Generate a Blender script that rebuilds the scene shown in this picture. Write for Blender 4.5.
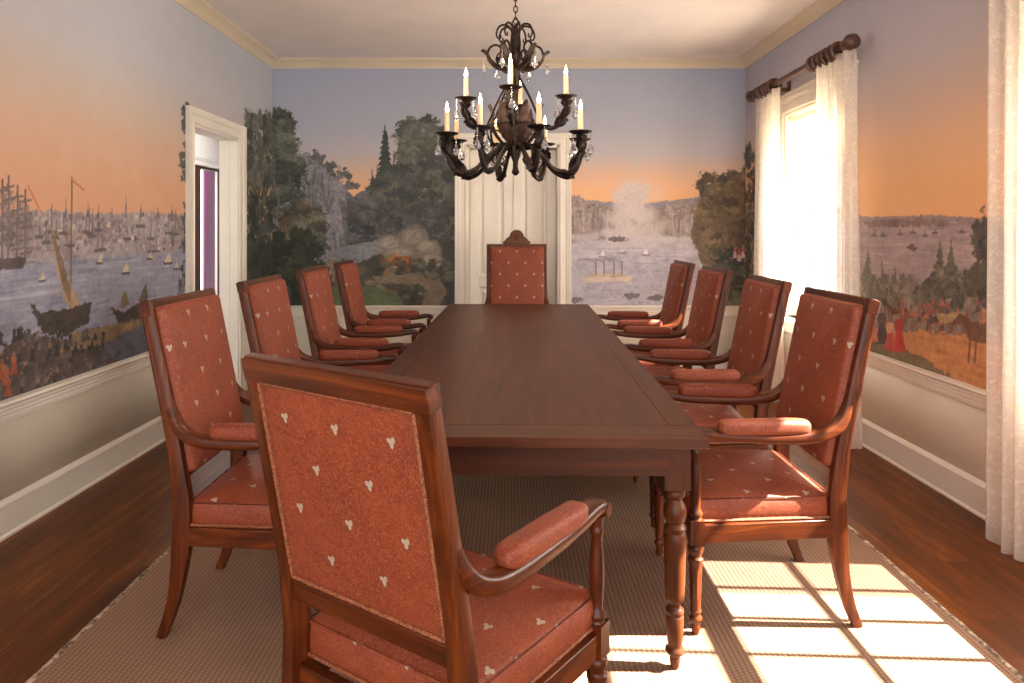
import bpy, math, random
import numpy as np
from mathutils import Vector, Matrix

for _o in list(bpy.data.objects):
    bpy.data.objects.remove(_o)
SC = bpy.context.scene
COL = SC.collection
R = math.radians

# ---------------------------------------------------------------- camera
FPX = 682.667                      # focal length in pixels (24 mm shift lens)
VPX, VPY, CAMZ = 508.0, 230.0, 1.35
cam_data = bpy.data.cameras.new('camera')
cam_data.lens = 24.0
cam_data.sensor_width = 36.0
cam_data.shift_x = (512 - VPX) / 1024.0
cam_data.shift_y = -(341.5 - VPY) / 1024.0
cam_data.clip_start = 0.05
cam = bpy.data.objects.new('camera', cam_data)
cam.location = (0, 0, CAMZ)
cam.rotation_euler = (R(90), 0, 0)
COL.objects.link(cam)
SC.camera = cam

# ---------------------------------------------------------------- room measures
XL, XR, YB, YF, H = -2.22, 2.24, 6.44, -1.7, 2.95
RAIL = 0.600                        # underside of the painted paper / top of chair rail
WT = 0.14                           # wall thickness

# ---------------------------------------------------------------- world, sun, exposure
world = bpy.data.worlds.new('daylight')
SC.world = world
world.use_nodes = True
_bg = world.node_tree.nodes['Background']
_bg.inputs[0].default_value = (1.0, 0.98, 0.965, 1)
_bg.inputs[1].default_value = 1.95

def add_sun():
    l = bpy.data.lights.new('sun', 'SUN')
    l.energy = 36.0
    l.color = (1.0, 0.92, 0.80)
    l.angle = R(0.6)
    o = bpy.data.objects.new('sun', l)
    d = Vector((-1.0, 0.045, -0.90))
    o.rotation_euler = d.to_track_quat('-Z', 'Y').to_euler()
    o.location = (6, 2, 6)
    COL.objects.link(o)
add_sun()

def daylight_portal(name, loc, rot, sx, sy, energy, color):
    l = bpy.data.lights.new(name, 'AREA')
    l.shape = 'RECTANGLE'
    l.size, l.size_y = sx, sy
    l.energy = energy
    l.color = color
    o = bpy.data.objects.new(name, l)
    o.location = loc
    o.rotation_euler = rot
    COL.objects.link(o)
# daylight just outside the two windows of the right wall, shining inwards
daylight_portal('window_daylight', (2.75, 5.02, 1.5), (0, R(90), 0), 1.6, 1.0, 38, (1.0, 0.95, 0.88))
daylight_portal('window_daylight', (2.75, 2.29, 1.5), (0, R(90), 0), 1.6, 0.95, 38, (1.0, 0.95, 0.88))

SC.view_settings.view_transform = 'Standard'
SC.view_settings.look = 'None'
SC.view_settings.gamma = 1.0
SC.view_settings.exposure = 1.22
SC.view_settings.use_curve_mapping = False
SC.cycles.use_denoising = True
SC.cycles.max_bounces = 8
SC.cycles.diffuse_bounces = 5
SC.cycles.transparent_max_bounces = 16
SC.cycles.sample_clamp_indirect = 12.0
SC.cycles.caustics_reflective = False
SC.cycles.caustics_refractive = False

# ================================================================ scenic wallpaper
# Pigment of the hand-painted paper, computed on the wall's own grid (metres).
def lin(c):
    c = np.asarray(c, float) / 255.0
    return np.where(c <= 0.04045, c / 12.92, ((c + 0.055) / 1.055) ** 2.4)

def _hash(ix, iy, s):
    h = np.sin(ix * 127.1 + iy * 311.7 + s * 74.7) * 43758.5453
    return h - np.floor(h)

def vnoise(x, y, s=0):
    ix, iy = np.floor(x), np.floor(y)
    fx, fy = x - ix, y - iy
    fx = fx * fx * (3 - 2 * fx); fy = fy * fy * (3 - 2 * fy)
    a = _hash(ix, iy, s); b = _hash(ix + 1, iy, s); c = _hash(ix, iy + 1, s); d = _hash(ix + 1, iy + 1, s)
    return (a * (1 - fx) + b * fx) * (1 - fy) + (c * (1 - fx) + d * fx) * fy

def fbm(x, y, s=0, o=4):
    t, a, n = 0, 0.5, 0
    for k in range(o):
        t = t + a * vnoise(x * 2 ** k, y * 2 ** k, s + k); n += a; a *= 0.5
    return t / n

class Paint:
    """A canvas over wall coordinates u (along the wall) and z (up). Shapes are given in picture
    measurements of that wall and converted to metres on the wall."""
    def __init__(self, u, z, conv, seed):
        self.u, self.z = u, z
        self.U, self.Z = np.meshgrid(u, z)
        self.c = np.zeros(self.U.shape + (3,))
        self.conv = conv
        self.r = random.Random(seed)
        self.n1 = fbm(self.U * 9, self.Z * 9, seed)
        self.n2 = fbm(self.U * 38, self.Z * 38, seed + 9)
        self.n3 = fbm(self.U * 90, self.Z * 90, seed + 19, 3)
    def win(self, u0, u1, z0, z1):
        i0, i1 = np.searchsorted(self.u, [min(u0, u1), max(u0, u1)])
        j0, j1 = np.searchsorted(self.z, [min(z0, z1), max(z0, z1)])
        return slice(j0, j1), slice(i0, i1)
    def mix(self, sl, m, col, tex=0.0):
        if m.size == 0: return
        c = np.asarray(col, float)
        if c.ndim == 1: c = c[None, None, :] * np.ones(m.shape + (1,))
        if tex:
            t = 1 + tex * ((self.n1[sl] - .5) * 1.0 + (self.n2[sl] - .5) * 1.2 + (self.n3[sl] - .5) * .9)
            c = c * t[..., None]
        m = np.clip(m, 0, 1)[..., None]
        self.c[sl] = self.c[sl] * (1 - m) + c * m
    def sky(self, stops):
        zs = [s[0] for s in stops]; cs = np.array([s[1] for s in stops], float)
        zz = self.Z + (self.n1 - .5) * 0.10
        for k in range(3):
            self.c[..., k] = np.interp(zz, zs, cs[:, k])
        self.c *= (1 + (self.n1 - .5) * 0.03)[..., None]
    def poly(self, pts, col, a=1.0, tex=0.25, rough=0.0, soft=0.004, wall=False):
        P = np.array([p if wall else self.conv(*p) for p in pts])
        pad = rough * 2 + soft
        sl = self.win(P[:, 0].min() - pad, P[:, 0].max() + pad, P[:, 1].min() - pad, P[:, 1].max() + pad)
        U, Z = self.U[sl], self.Z[sl]
        if U.size == 0: return
        if rough:
            U = U + (self.n2[sl] - .5) * rough * 3 + (self.n3[sl] - .5) * rough * 2
            Z = Z + (fbm(self.U[sl] * 40 + 7, self.Z[sl] * 40, 3) - .5) * rough * 3
        ins = np.zeros(U.shape, bool)
        n = len(P)
        for i in range(n):
            x1, y1 = P[i]; x2, y2 = P[(i + 1) % n]
            if y1 == y2: continue
            cr = ((y1 > Z) != (y2 > Z)) & (U < (x2 - x1) * (Z - y1) / (y2 - y1) + x1)
            ins ^= cr
        self.mix(sl, ins * a, col, tex)
    def below(self, pts, col, a=1.0, tex=0.25, rough=0.01, bottom=420, **k):
        pts = list(pts)
        self.poly(pts + [(pts[-1][0], bottom), (pts[0][0], bottom)], col, a, tex, rough, **k)
    def ell(self, x, y, rx, ry, col, a=1.0, rough=0.35, tex=0.2, soft=0.2):
        """ellipse; radii in metres"""
        cu, cz = self.conv(x, y)
        sl = self.win(cu - rx * 1.5, cu + rx * 1.5, cz - ry * 1.5, cz + ry * 1.5)
        if self.U[sl].size == 0: return
        d = np.hypot((self.U[sl] - cu) / rx, (self.Z[sl] - cz) / ry) + (self.n2[sl] - .5) * rough * 2 + (self.n3[sl] - .5) * rough
        self.mix(sl, np.clip((1 - d) / soft, 0, 1) * a, col, tex)
    def line(self, pts, w, col, a=1.0):
        P = [self.conv(*p) for p in pts]
        for (x1, y1), (x2, y2) in zip(P, P[1:]):
            sl = self.win(min(x1, x2) - w, max(x1, x2) + w, min(y1, y2) - w, max(y1, y2) + w)
            U, Z = self.U[sl], self.Z[sl]
            if U.size == 0: continue
            L = (x2 - x1) ** 2 + (y2 - y1) ** 2 + 1e-9
            t = np.clip(((U - x1) * (x2 - x1) + (Z - y1) * (y2 - y1)) / L, 0, 1)
            d = np.hypot(U - x1 - t * (x2 - x1), Z - y1 - t * (y2 - y1))
            self.mix(sl, np.clip((w - d) / (w * .5), 0, 1) * a, col, 0.1)
    def foliage(self, x0, x1, y0, y1, n, s, cols, shape='oval', a=0.95):
        r = self.r
        for _ in range(n):
            for _t in range(20):
                x = r.uniform(x0, x1); y = r.uniform(y0, y1)
                fx = (x - (x0 + x1) / 2) / ((x1 - x0) / 2); fy = (y - (y0 + y1) / 2) / ((y1 - y0) / 2)
                if shape == 'box' or fx * fx + fy * fy < 1: break
            k = r.uniform(.5, 1.2) * s
            c = np.array(r.choice(cols), float) * r.uniform(.86, 1.14) * .92 + 8
            self.ell(x, y, k, k * r.uniform(.5, .9), c, a, rough=.6, tex=.35, soft=.3)
    def conifer(self, x, y0, y1, w, col):
        """w half-width of the base in picture measure"""
        n = 9
        for i in range(n):
            t = (i + 1) / n
            yy = y0 + (y1 - y0) * t; ww = w * (0.15 + 0.85 * t)
            yt = y0 + (y1 - y0) * max(0, t - 1.9 / n)
            self.poly([(x - ww, yy), (x, yt), (x + ww, yy + .6)], np.array(col) * self.r.uniform(.85, 1.15), rough=.006)
        self.line([(x, y0 - 3), (x, y1)], .006, col)
    def figure(self, x, y, h, top, bot):
        """standing figure: feet at (x, y), height h in picture measure"""
        w = h * .14
        self.poly([(x - w * 1.3, y), (x - w * .5, y - h * .55), (x + w * .5, y - h * .55), (x + w * 1.3, y)], bot, rough=.002)
        self.poly([(x - w * .5, y - h * .5), (x - w * .9, y - h * .66), (x - w * .6, y - h * .82), (x + w * .6, y - h * .82), (x + w * .9, y - h * .62), (x + w * .5, y - h * .5)], top, rough=.002)
        u0, z0 = self.conv(x, y); u1, z1 = self.conv(x, y - h)
        k = abs(z1 - z0) * .075
        self.ell(x, y - h * .9, k, k, (150, 112, 92), 1, rough=.1, tex=0)
    def horse(self, x, y, h, col, d=1):
        P = lambda pts: [(x + d * a * h, y - b * h) for a, b in pts]
        self.poly(P([(-.6, .45), (-.62, .75), (-.4, .82), (.2, .78), (.45, 1.05), (.6, 1.1), (.75, .92), (.68, .86), (.5, .85), (.4, .5), (.1, .42)]), col, rough=.002)
        for a in (-.55, -.42, .22, .36):
            self.line(P([(a, .5), (a + .04, 0)]), .009, col)
        self.line(P([(-.6, .72), (-.72, .35)]), .007, col)

def conv_back(x, y):  return (x - VPX) * YB / FPX, CAMZ - (y - VPY) * YB / FPX
def conv_left(x, y):
    Y = -XL * FPX / (VPX - x); return Y, CAMZ - (y - VPY) * Y / FPX
def conv_right(x, y):
    Y = XR * FPX / (x - VPX); return Y, CAMZ - (y - VPY) * Y / FPX

GRN = [(72, 78, 70), (60, 67, 63), (88, 94, 80), (106, 110, 94), (66, 72, 70)]
DRK = [(66, 69, 72), (78, 79, 80), (58, 62, 66), (92, 90, 88)]
BRN = [(94, 82, 68), (112, 96, 74), (78, 70, 62), (126, 108, 82)]

def paint_back(p):
    p.sky([(0.6, (226, 160, 112)), (1.62, (236, 182, 134)), (1.76, (232, 182, 142)), (1.92, (212, 182, 164)),
           (2.06, (188, 182, 186)), (2.35, (172, 176, 190)), (2.9, (162, 170, 192))])
    # ---- left view: wooded rocky valley, two crags with a notch of evening sky between them
    p.below([(262, 190), (275, 176), (292, 158), (305, 152), (318, 160), (330, 168), (337, 180), (341, 182), (348, 188), (352, 320), (262, 320)], (130, 128, 134), tex=.4, rough=.02)
    p.below([(346, 192), (355, 196), (362, 192), (370, 184), (380, 172), (396, 164), (420, 150), (440, 140), (457, 134), (458, 320)], (92, 92, 96), tex=.4, rough=.02)
    for k in range(46):                                  # fissures in the crags
        x = p.r.uniform(290, 345); y = p.r.uniform(165, 250)
        p.line([(x, y), (x + p.r.uniform(-4, 4), y + p.r.uniform(12, 34))], p.r.uniform(.008, .02), p.r.choice([(86, 86, 92), (146, 140, 140), (100, 98, 104), (134, 128, 124)]), .6)
    for k in range(15):                                  # small firs along the ridge
        x = 296 + k * 4.2 + p.r.uniform(-2, 2); y = 154 + abs(k - 4) * 3
        p.foliage(x - 2.5, x + 2.5, y - p.r.uniform(0, 9), y + 6, 5, .035, [(96, 96, 98), (110, 108, 108)])
    for k in range(14):
        x = 372 + k * 5.5; y = 184 - k * 3.4
        p.conifer(x, y - 12, y + 8, 3, (70, 76, 76))
    p.conifer(385, 128, 176, 10, (58, 70, 66))
    p.foliage(400, 440, 116, 180, 90, .10, [(92, 98, 92), (74, 80, 76), (110, 112, 100)])
    p.foliage(425, 462, 140, 250, 130, .09, DRK + GRN, 'box')
    p.foliage(372, 440, 168, 232, 190, .09, GRN + DRK)
    p.foliage(350, 400, 205, 240, 80, .06, DRK + [(104, 108, 108)])
    p.below([(345, 246), (370, 236), (400, 240), (430, 236), (458, 240)], (70, 72, 70), rough=.02)
    p.poly([(336, 248), (380, 240), (400, 244), (360, 262), (330, 268)], (126, 128, 134), rough=.012)      # stream
    for (x, y, rx, ry) in [(392, 246, .17, .12), (414, 240, .16, .15), (428, 250, .14, .11), (404, 256, .2, .09), (432, 262, .13, .09)]:
        p.ell(x, y, rx, ry, (134, 124, 114), .95, rough=.25, tex=.3)                                   # pale boulders
        p.ell(x - 2, y - 3, rx * .6, ry * .5, (158, 148, 136), .8, rough=.3, tex=.3)
    p.foliage(380, 412, 258, 270, 26, .05, [(176, 100, 54), (150, 84, 48), (190, 118, 64)], 'oval', .8)     # russet bushes
    p.foliage(320, 450, 262, 300, 150, .07, GRN + BRN, 'box')
    p.poly([(372, 276), (410, 274), (440, 280), (448, 292), (438, 306), (420, 306), (430, 292), (420, 284), (376, 284)], (128, 114, 98), rough=.014)   # winding path
    p.poly([(300, 300), (340, 284), (372, 286), (400, 296), (408, 312), (290, 312)], (96, 110, 82), rough=.014)
    p.foliage(262, 300, 160, 300, 160, .10, GRN, 'box')
    p.foliage(285, 322, 206, 262, 160, .08, GRN + BRN)
    p.foliage(262, 316, 232, 312, 190, .10, [(34, 44, 38), (46, 56, 46), (60, 70, 54)], 'box')
    p.foliage(262, 292, 110, 190, 240, .075, [(72, 80, 72), (96, 102, 90), (58, 66, 60), (116, 116, 104)])
    p.foliage(278, 294, 118, 160, 60, .06, [(88, 94, 86), (104, 108, 96)])
    p.line([(276, 226), (279, 200), (273, 176)], .012, (140, 122, 108), .6)
    for k in range(9):
        p.figure(312 + k * 5 + p.r.uniform(-2, 2), 282 + p.r.uniform(-3, 4), 14, p.r.choice([(150, 70, 70), (96, 84, 120), (150, 140, 130)]), p.r.choice([(160, 150, 140), (84, 76, 96), (120, 74, 76)]))
    # ---- right view: misty lake below pale bluffs
    p.below([(560, 205), (590, 200), (640, 204), (700, 197), (760, 200)], (146, 138, 146), rough=.01)
    p.poly([(560, 194), (580, 196), (592, 204), (610, 208), (628, 216), (634, 246), (600, 250), (560, 252)], (142, 128, 124), rough=.02, tex=.4)
    p.poly([(648, 218), (662, 206), (690, 202), (716, 200), (720, 232), (690, 238), (648, 236)], (150, 136, 132), rough=.016, tex=.4)
    for k in range(70):
        x = p.r.choice([p.r.uniform(564, 626), p.r.uniform(650, 712)]); y = p.r.uniform(206, 222)
        p.line([(x, y), (x + p.r.uniform(-1, 1), y + p.r.uniform(10, 24))], p.r.uniform(.006, .016), p.r.choice([(172, 160, 160), (112, 104, 106), (186, 176, 176)]), .55)
    p.below([(560, 246), (600, 240), (640, 236), (700, 238), (760, 240)], (176, 172, 184), rough=.012, tex=.14)
    for k in range(170):                                 # drifting mist
        y = p.r.uniform(184, 246); x = p.r.gauss(632, 8 + abs(y - 200) * .12)
        p.ell(x, y, .06 + .06 * p.r.random(), .07, (208, 196, 194), .4, rough=.5, tex=.1, soft=.6)
    for k in range(70):
        x = p.r.uniform(575, 735); y = p.r.gauss(246, 8)
        p.ell(x, y, .09, .04, (200, 194, 200), .55, rough=.5, tex=.15, soft=.5)
    for k in range(150):
        x = p.r.uniform(566, 735); y = p.r.uniform(244, 304)
        p.ell(x, y, p.r.uniform(.04, .14), .008, p.r.choice([(196, 192, 204), (150, 146, 162), (186, 178, 186)]), .6, rough=.3, soft=.5)
    for (x, y) in [(618, 239), (632, 296), (655, 298), (575, 300)]:
        p.ell(x, y, .09, .03, (110, 104, 108), .9, rough=.4)
    # a small white river boat with smoking funnels
    p.poly([(580, 277), (634, 276), (630, 281), (584, 282)], (206, 190, 170), tex=.1)
    p.poly([(590, 273), (624, 273), (626, 277), (588, 277)], (188, 168, 150), tex=.2)
    for x in (596, 604, 614, 622):
        p.line([(x, 274), (x, 262)], .008, (120, 108, 104))
        p.line([(x, 262), (x - 8, 259), (x - 18, 260)], .014, (140, 132, 138), .6)
    for (x, y) in [(603, 256), (622, 252), (646, 254)]:
        p.poly([(x - 3, y), (x, y - 7), (x + 2, y)], (212, 206, 208)); p.line([(x - 4, y + 1), (x + 4, y + 1)], .008, (130, 120, 124))
    p.poly([(690, 232), (702, 196), (716, 182), (738, 172), (760, 160), (760, 312), (735, 312), (716, 270), (700, 262)], (112, 98, 84), rough=.02, tex=.4)
    p.foliage(700, 760, 176, 250, 190, .08, BRN + [(136, 112, 84)], 'box')
    p.foliage(716, 760, 250, 306, 120, .08, GRN + [(96, 100, 64)], 'box')
    p.foliage(748, 760, 140, 250, 60, .05, GRN, 'box')
    p.line([(748, 140), (747, 200), (750, 306)], .03, (70, 62, 52))
    for k in range(4):
        p.figure(735 + k * 4, 258 + k % 2 * 3, 13, (190, 96, 96), (206, 180, 172))

def paint_left(p):
    p.sky([(0.6, (210, 158, 126)), (1.42, (210, 158, 126)), (1.62, (208, 162, 132)), (1.9, (202, 172, 150)), (2.12, (192, 180, 172)),
           (2.35, (184, 184, 190)), (2.9, (180, 184, 194))])
    # distant town along the horizon
    p.below([(-160, 214), (0, 214), (40, 210), (90, 214), (150, 212), (190, 216), (260, 220)], (148, 138, 140), rough=.012, tex=.3)
    for k in range(420):
        x = p.r.uniform(-60, 186); y = p.r.uniform(216, 252)
        s = (508 - x) / 508
        w = p.r.uniform(1.5, 4.5) * s; h = p.r.uniform(2, 7) * s
        c = p.r.choice([(172, 158, 152), (190, 176, 164), (132, 122, 126), (150, 112, 98), (112, 106, 110), (164, 150, 150)])
        p.poly([(x, y), (x, y - h), (x + w, y - h), (x + w, y)], np.array(c) * p.r.uniform(.85, 1.05), tex=.2)
    for x, t in [(-30, 196), (18, 200), (66, 198), (88, 202), (112, 206), (126, 196), (141, 202), (158, 206), (172, 204)]:
        p.poly([(x - 1.5, 218), (x, t), (x + 1.5, 218)], (120, 112, 116))
    for k in range(26):                                  # masts in the harbour
        x = p.r.uniform(-40, 184); y = p.r.uniform(226, 254)
        p.line([(x, y), (x + .4, y - p.r.uniform(12, 30))], .005, (96, 86, 86), .8)
        p.line([(x - 3, y), (x + 3, y)], .012, (84, 78, 82), .8)
    # water
    p.below([(-160, 272), (0, 268), (60, 262), (120, 256), (190, 250)], (140, 140, 156), rough=.012, tex=.15)
    for k in range(300):
        x = p.r.uniform(-100, 188); y = p.r.uniform(256, 350)
        p.ell(x, y, p.r.uniform(.05, .22), p.r.uniform(.004, .014), p.r.choice([(172, 170, 180), (112, 114, 134), (158, 156, 170), (126, 128, 148)]), .55, rough=.3, soft=.5)
    for (x, y, s) in [(126, 272, 1), (168, 262, 1), (42, 280, .8), (150, 258, .7), (100, 262, .8), (176, 268, .7)]:
        p.poly([(x - 4 * s, y), (x + 1, y - 10 * s), (x + 4 * s, y)], (188, 170, 146)); p.poly([(x - 5 * s, y), (x + 5 * s, y), (x + 3 * s, y + 3 * s), (x - 4 * s, y + 3 * s)], (84, 76, 76))
    # moored three-master at the left
    p.poly([(-30, 258), (26, 258), (24, 268), (-26, 272)], (84, 76, 74), rough=.006)
    for x, t in [(-16, 178), (2, 180), (8, 176), (17, 186), (25, 190)]:
        p.line([(x, 262), (x + .5, t)], .0075, (96, 84, 80))
        for q in range(5):
            yy = t + 12 + q * 13
            p.line([(x - 5, yy), (x + 6, yy - 2)], .007, (110, 96, 90))
        p.line([(x, t + 5), (x + 13, 250)], .004, (120, 100, 90), .7); p.line([(x, t + 5), (x - 12, 252)], .004, (120, 100, 90), .7)
        p.poly([(x - 1, t + 16), (x + 4, t + 14), (x + 5, 246), (x - 2, 248)], (118, 110, 112), a=.6, rough=.01)
    p.line([(28, 186), (42, 214)], .007, (196, 116, 84))
    # big sailing barge in front
    p.line([(72, 178), (70, 330)], .008, (110, 82, 66)); p.line([(72, 180), (84, 190)], .007, (190, 106, 76))
    p.poly([(50, 226), (54, 232), (66, 272), (78, 300), (84, 312), (76, 314), (66, 302), (58, 274)], (160, 134, 102), rough=.008, tex=.3)
    p.poly([(50, 226), (60, 252), (72, 292), (70, 304), (62, 284)], (120, 100, 80), rough=.006)
    p.poly([(30, 304), (42, 312), (74, 308), (92, 300), (88, 324), (64, 336), (42, 334)], (64, 56, 52), rough=.012, tex=.4)
    p.poly([(110, 306), (124, 312), (148, 298), (144, 320), (120, 326)], (70, 62, 56), rough=.012, tex=.4)
    p.poly([(120, 308), (124, 288), (130, 304)], (112, 98, 78), rough=.008); p.poly([(138, 302), (146, 282), (148, 300)], (96, 84, 70), rough=.008)
    # quay with people and goods
    p.below([(-200, 470), (-60, 400), (0, 352), (24, 332), (60, 340), (96, 326), (112, 330), (140, 322), (152, 326), (160, 352), (190, 320)], (82, 72, 68), rough=.02, tex=.45, bottom=560)
    p.poly([(70, 334), (108, 326), (140, 318), (150, 322), (112, 340), (84, 350), (60, 352)], (132, 108, 80), rough=.012, tex=.3)
    p.poly([(98, 348), (146, 322), (156, 334), (150, 356), (96, 384)], (88, 90, 102), rough=.014, tex=.3)
    for k in range(150):
        x = p.r.uniform(-60, 112); y = 338 + p.r.uniform(0, 60) + max(0, -x) * .4
        s = (508 - x) / 508
        p.figure(x, y, 17 * s, p.r.choice([(66, 60, 62), (96, 80, 72), (48, 46, 52), (128, 104, 84), (84, 76, 74)]), p.r.choice([(54, 50, 50), (80, 68, 62), (104, 92, 82), (64, 60, 66)]))
    for (x, y) in [(2, 374), (6, 380), (14, 368), (-6, 386), (8, 390)]:
        p.figure(x, y + 6, 22, (160, 92, 60), (150, 80, 54))
    p.foliage(60, 140, 350, 400, 60, .04, [(60, 54, 52), (92, 78, 66), (76, 68, 64)], 'box', .8)
    # boughs and trees to either side of the doorway
    p.foliage(182, 190, 102, 134, 34, .032, DRK)
    p.foliage(181, 191, 146, 186, 50, .04, DRK + GRN)
    p.foliage(183, 192, 202, 262, 50, .035, DRK, 'box')
    p.foliage(178, 194, 266, 345, 50, .05, DRK + [(96, 96, 100)], 'box')
    p.below([(236, 240), (250, 236), (273, 240)], (60, 66, 56), rough=.02, tex=.4)
    p.foliage(247, 280, 116, 190, 420, .08, [(72, 80, 72), (96, 102, 90), (58, 66, 60), (116, 116, 104)], 'box')
    p.foliage(240, 280, 196, 300, 300, .10, GRN + [(34, 44, 38)], 'box')
    p.foliage(240, 280, 240, 330, 200, .10, [(34, 44, 38), (46, 56, 46), (60, 70, 54)], 'box')
    p.line([(262, 232), (259, 200), (266, 160), (262, 136)], .014, (140, 120, 102), .6); p.line([(259, 200), (252, 176)], .01, (130, 112, 98), .6)

def paint_right(p):
    p.sky([(0.6, (230, 170, 120)), (1.4, (234, 180, 130)), (1.62, (234, 182, 134)), (1.86, (222, 182, 150)), (2.06, (202, 178, 166)),
           (2.3, (184, 178, 186)), (2.9, (172, 174, 192))])
    p.below([(740, 204), (846, 214), (870, 217), (900, 216), (930, 215), (960, 217), (990, 218), (1200, 220)], (150, 134, 134), rough=.005, tex=.15)
    p.below([(740, 212), (846, 222), (990, 226), (1200, 226)], (162, 146, 150), rough=.006, tex=.1)
    for k in range(200):
        x = p.r.uniform(848, 1100); y = p.r.uniform(222, 275)
        p.ell(x, y, p.r.uniform(.05, .2), p.r.uniform(.004, .01), p.r.choice([(178, 160, 162), (142, 128, 136), (188, 168, 168)]), .55, rough=.3, soft=.5)
    p.poly([(862, 222), (900, 219), (950, 221), (948, 226), (870, 227)], (134, 116, 118), rough=.01)
    for x in (874, 883, 900, 913, 925, 935, 962):
        y = 232 + p.r.uniform(-2, 3)
        p.poly([(x - 1.2, y), (x, y - 6), (x + 1.2, y)], (128, 118, 122)); p.line([(x - 2.5, y + .8), (x + 2.5, y + .8)], .008, (104, 94, 98))
    p.poly([(906, 247), (912, 244), (918, 248), (914, 252)], (104, 92, 96), rough=.006)
    p.ell(984, 240, .09, .13, (78, 72, 72), 1, rough=.5, tex=.4); p.foliage(976, 1040, 226, 254, 60, .05, DRK, 'box')
    # wooded bank
    p.below([(740, 250), (846, 284), (862, 276), (876, 284), (900, 290), (920, 284), (940, 272), (960, 276), (990, 270), (1200, 262)], (134, 124, 118), rough=.02, tex=.3)
    for k in range(130):
        x = p.r.uniform(850, 1060); y = p.r.uniform(280, 306)
        p.ell(x, y, .06, .045, p.r.choice([(120, 114, 104), (148, 136, 124), (104, 102, 94), (136, 128, 120)]), .9, rough=.6, tex=.3, soft=.3)
    for (x, a, b, w) in [(868, 249, 296, 7), (882, 264, 300, 5), (895, 270, 300, 5), (940, 242, 290, 8), (951, 244, 290, 9)]:
        p.conifer(x, a, b, w, (108, 104, 92))
        p.foliage(x - w, x + w, (a + b) / 2, b + 4, 26, .04, [(104, 102, 90), (86, 88, 80), (128, 122, 106)])
    p.foliage(962, 1010, 268, 300, 90, .06, [(92, 88, 80), (110, 104, 92), (74, 74, 70)])
    p.foliage(915, 965, 282, 306, 90, .05, [(96, 94, 84), (116, 110, 98), (82, 80, 74)])
    p.foliage(744, 780, 150, 300, 200, .09, BRN + GRN, 'box')
    # road
    p.below([(740, 300), (850, 322), (900, 330), (960, 334), (1200, 340)], (196, 138, 92), rough=.02, tex=.15, bottom=700)
    for k in range(60):
        x = p.r.uniform(900, 1100); y = p.r.uniform(336, 400)
        p.ell(x, y, p.r.uniform(.05, .12), .012, p.r.choice([(216, 150, 96), (170, 118, 82)]), .5, rough=.4, soft=.5)
    p.poly([(740, 320), (860, 335), (890, 342), (930, 362), (962, 384), (985, 400), (850, 372), (740, 330)], (118, 106, 80), rough=.014, tex=.25)
    # riders, strollers and a pair of horses
    for (x, y, h, c, d) in [(896, 322, 18, (104, 70, 56), -1), (908, 326, 17, (130, 84, 60), -1), (922, 330, 18, (150, 110, 84), -1), (934, 330, 17, (96, 66, 54), -1), (956, 332, 17, (110, 84, 70), -1), (975, 336, 18, (120, 90, 76), -1)]:
        p.horse(x, y, h, c, d)
    for k in range(20):
        x = p.r.uniform(888, 984); y = p.r.uniform(310, 328)
        p.figure(x, y, 15, p.r.choice([(164, 88, 76), (172, 104, 82), (140, 92, 90), (116, 100, 116), (184, 140, 104)]), p.r.choice([(150, 96, 80), (112, 84, 76), (178, 120, 96), (90, 80, 84)]))
    p.poly([(936, 314), (966, 312), (964, 322), (940, 324)], (176, 150, 110), rough=.006)
    for x in (934, 944, 958, 970):
        for q in range(12):
            a0, a1 = q * math.pi / 6, (q + 1) * math.pi / 6
            p.line([(x + 5 * math.cos(a0), 329 + 5.5 * math.sin(a0)), (x + 5 * math.cos(a1), 329 + 5.5 * math.sin(a1))], .005, (150, 104, 80))
    for (x, y, h, t, b) in [(864, 338, 36, (150, 84, 84), (178, 84, 70)), (882, 344, 38, (86, 76, 76), (74, 66, 68)), (872, 342, 34, (206, 180, 160), (190, 110, 84)), (899, 352, 40, (170, 66, 60), (186, 62, 60)), (890, 350, 34, (196, 150, 120), (176, 80, 66))]:
        p.figure(x, y, h, t, b)
    p.horse(986, 362, 44, (116, 84, 66), -1)

def grid_axis(parts):
    """parts: [(start, end, step), ...] joined into one ascending axis"""
    a = []
    for s, e, d in parts:
        n = max(1, round((e - s) / d))
        a.extend(np.linspace(s, e, n + 1)[:-1])
    a.append(parts[-1][1])
    return np.array(a)
# ================================================================ mesh tools
def T(loc=(0, 0, 0), rot=(0, 0, 0)):
    from mathutils import Euler
    return Matrix.Translation(loc) @ Euler(rot).to_matrix().to_4x4()

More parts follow.
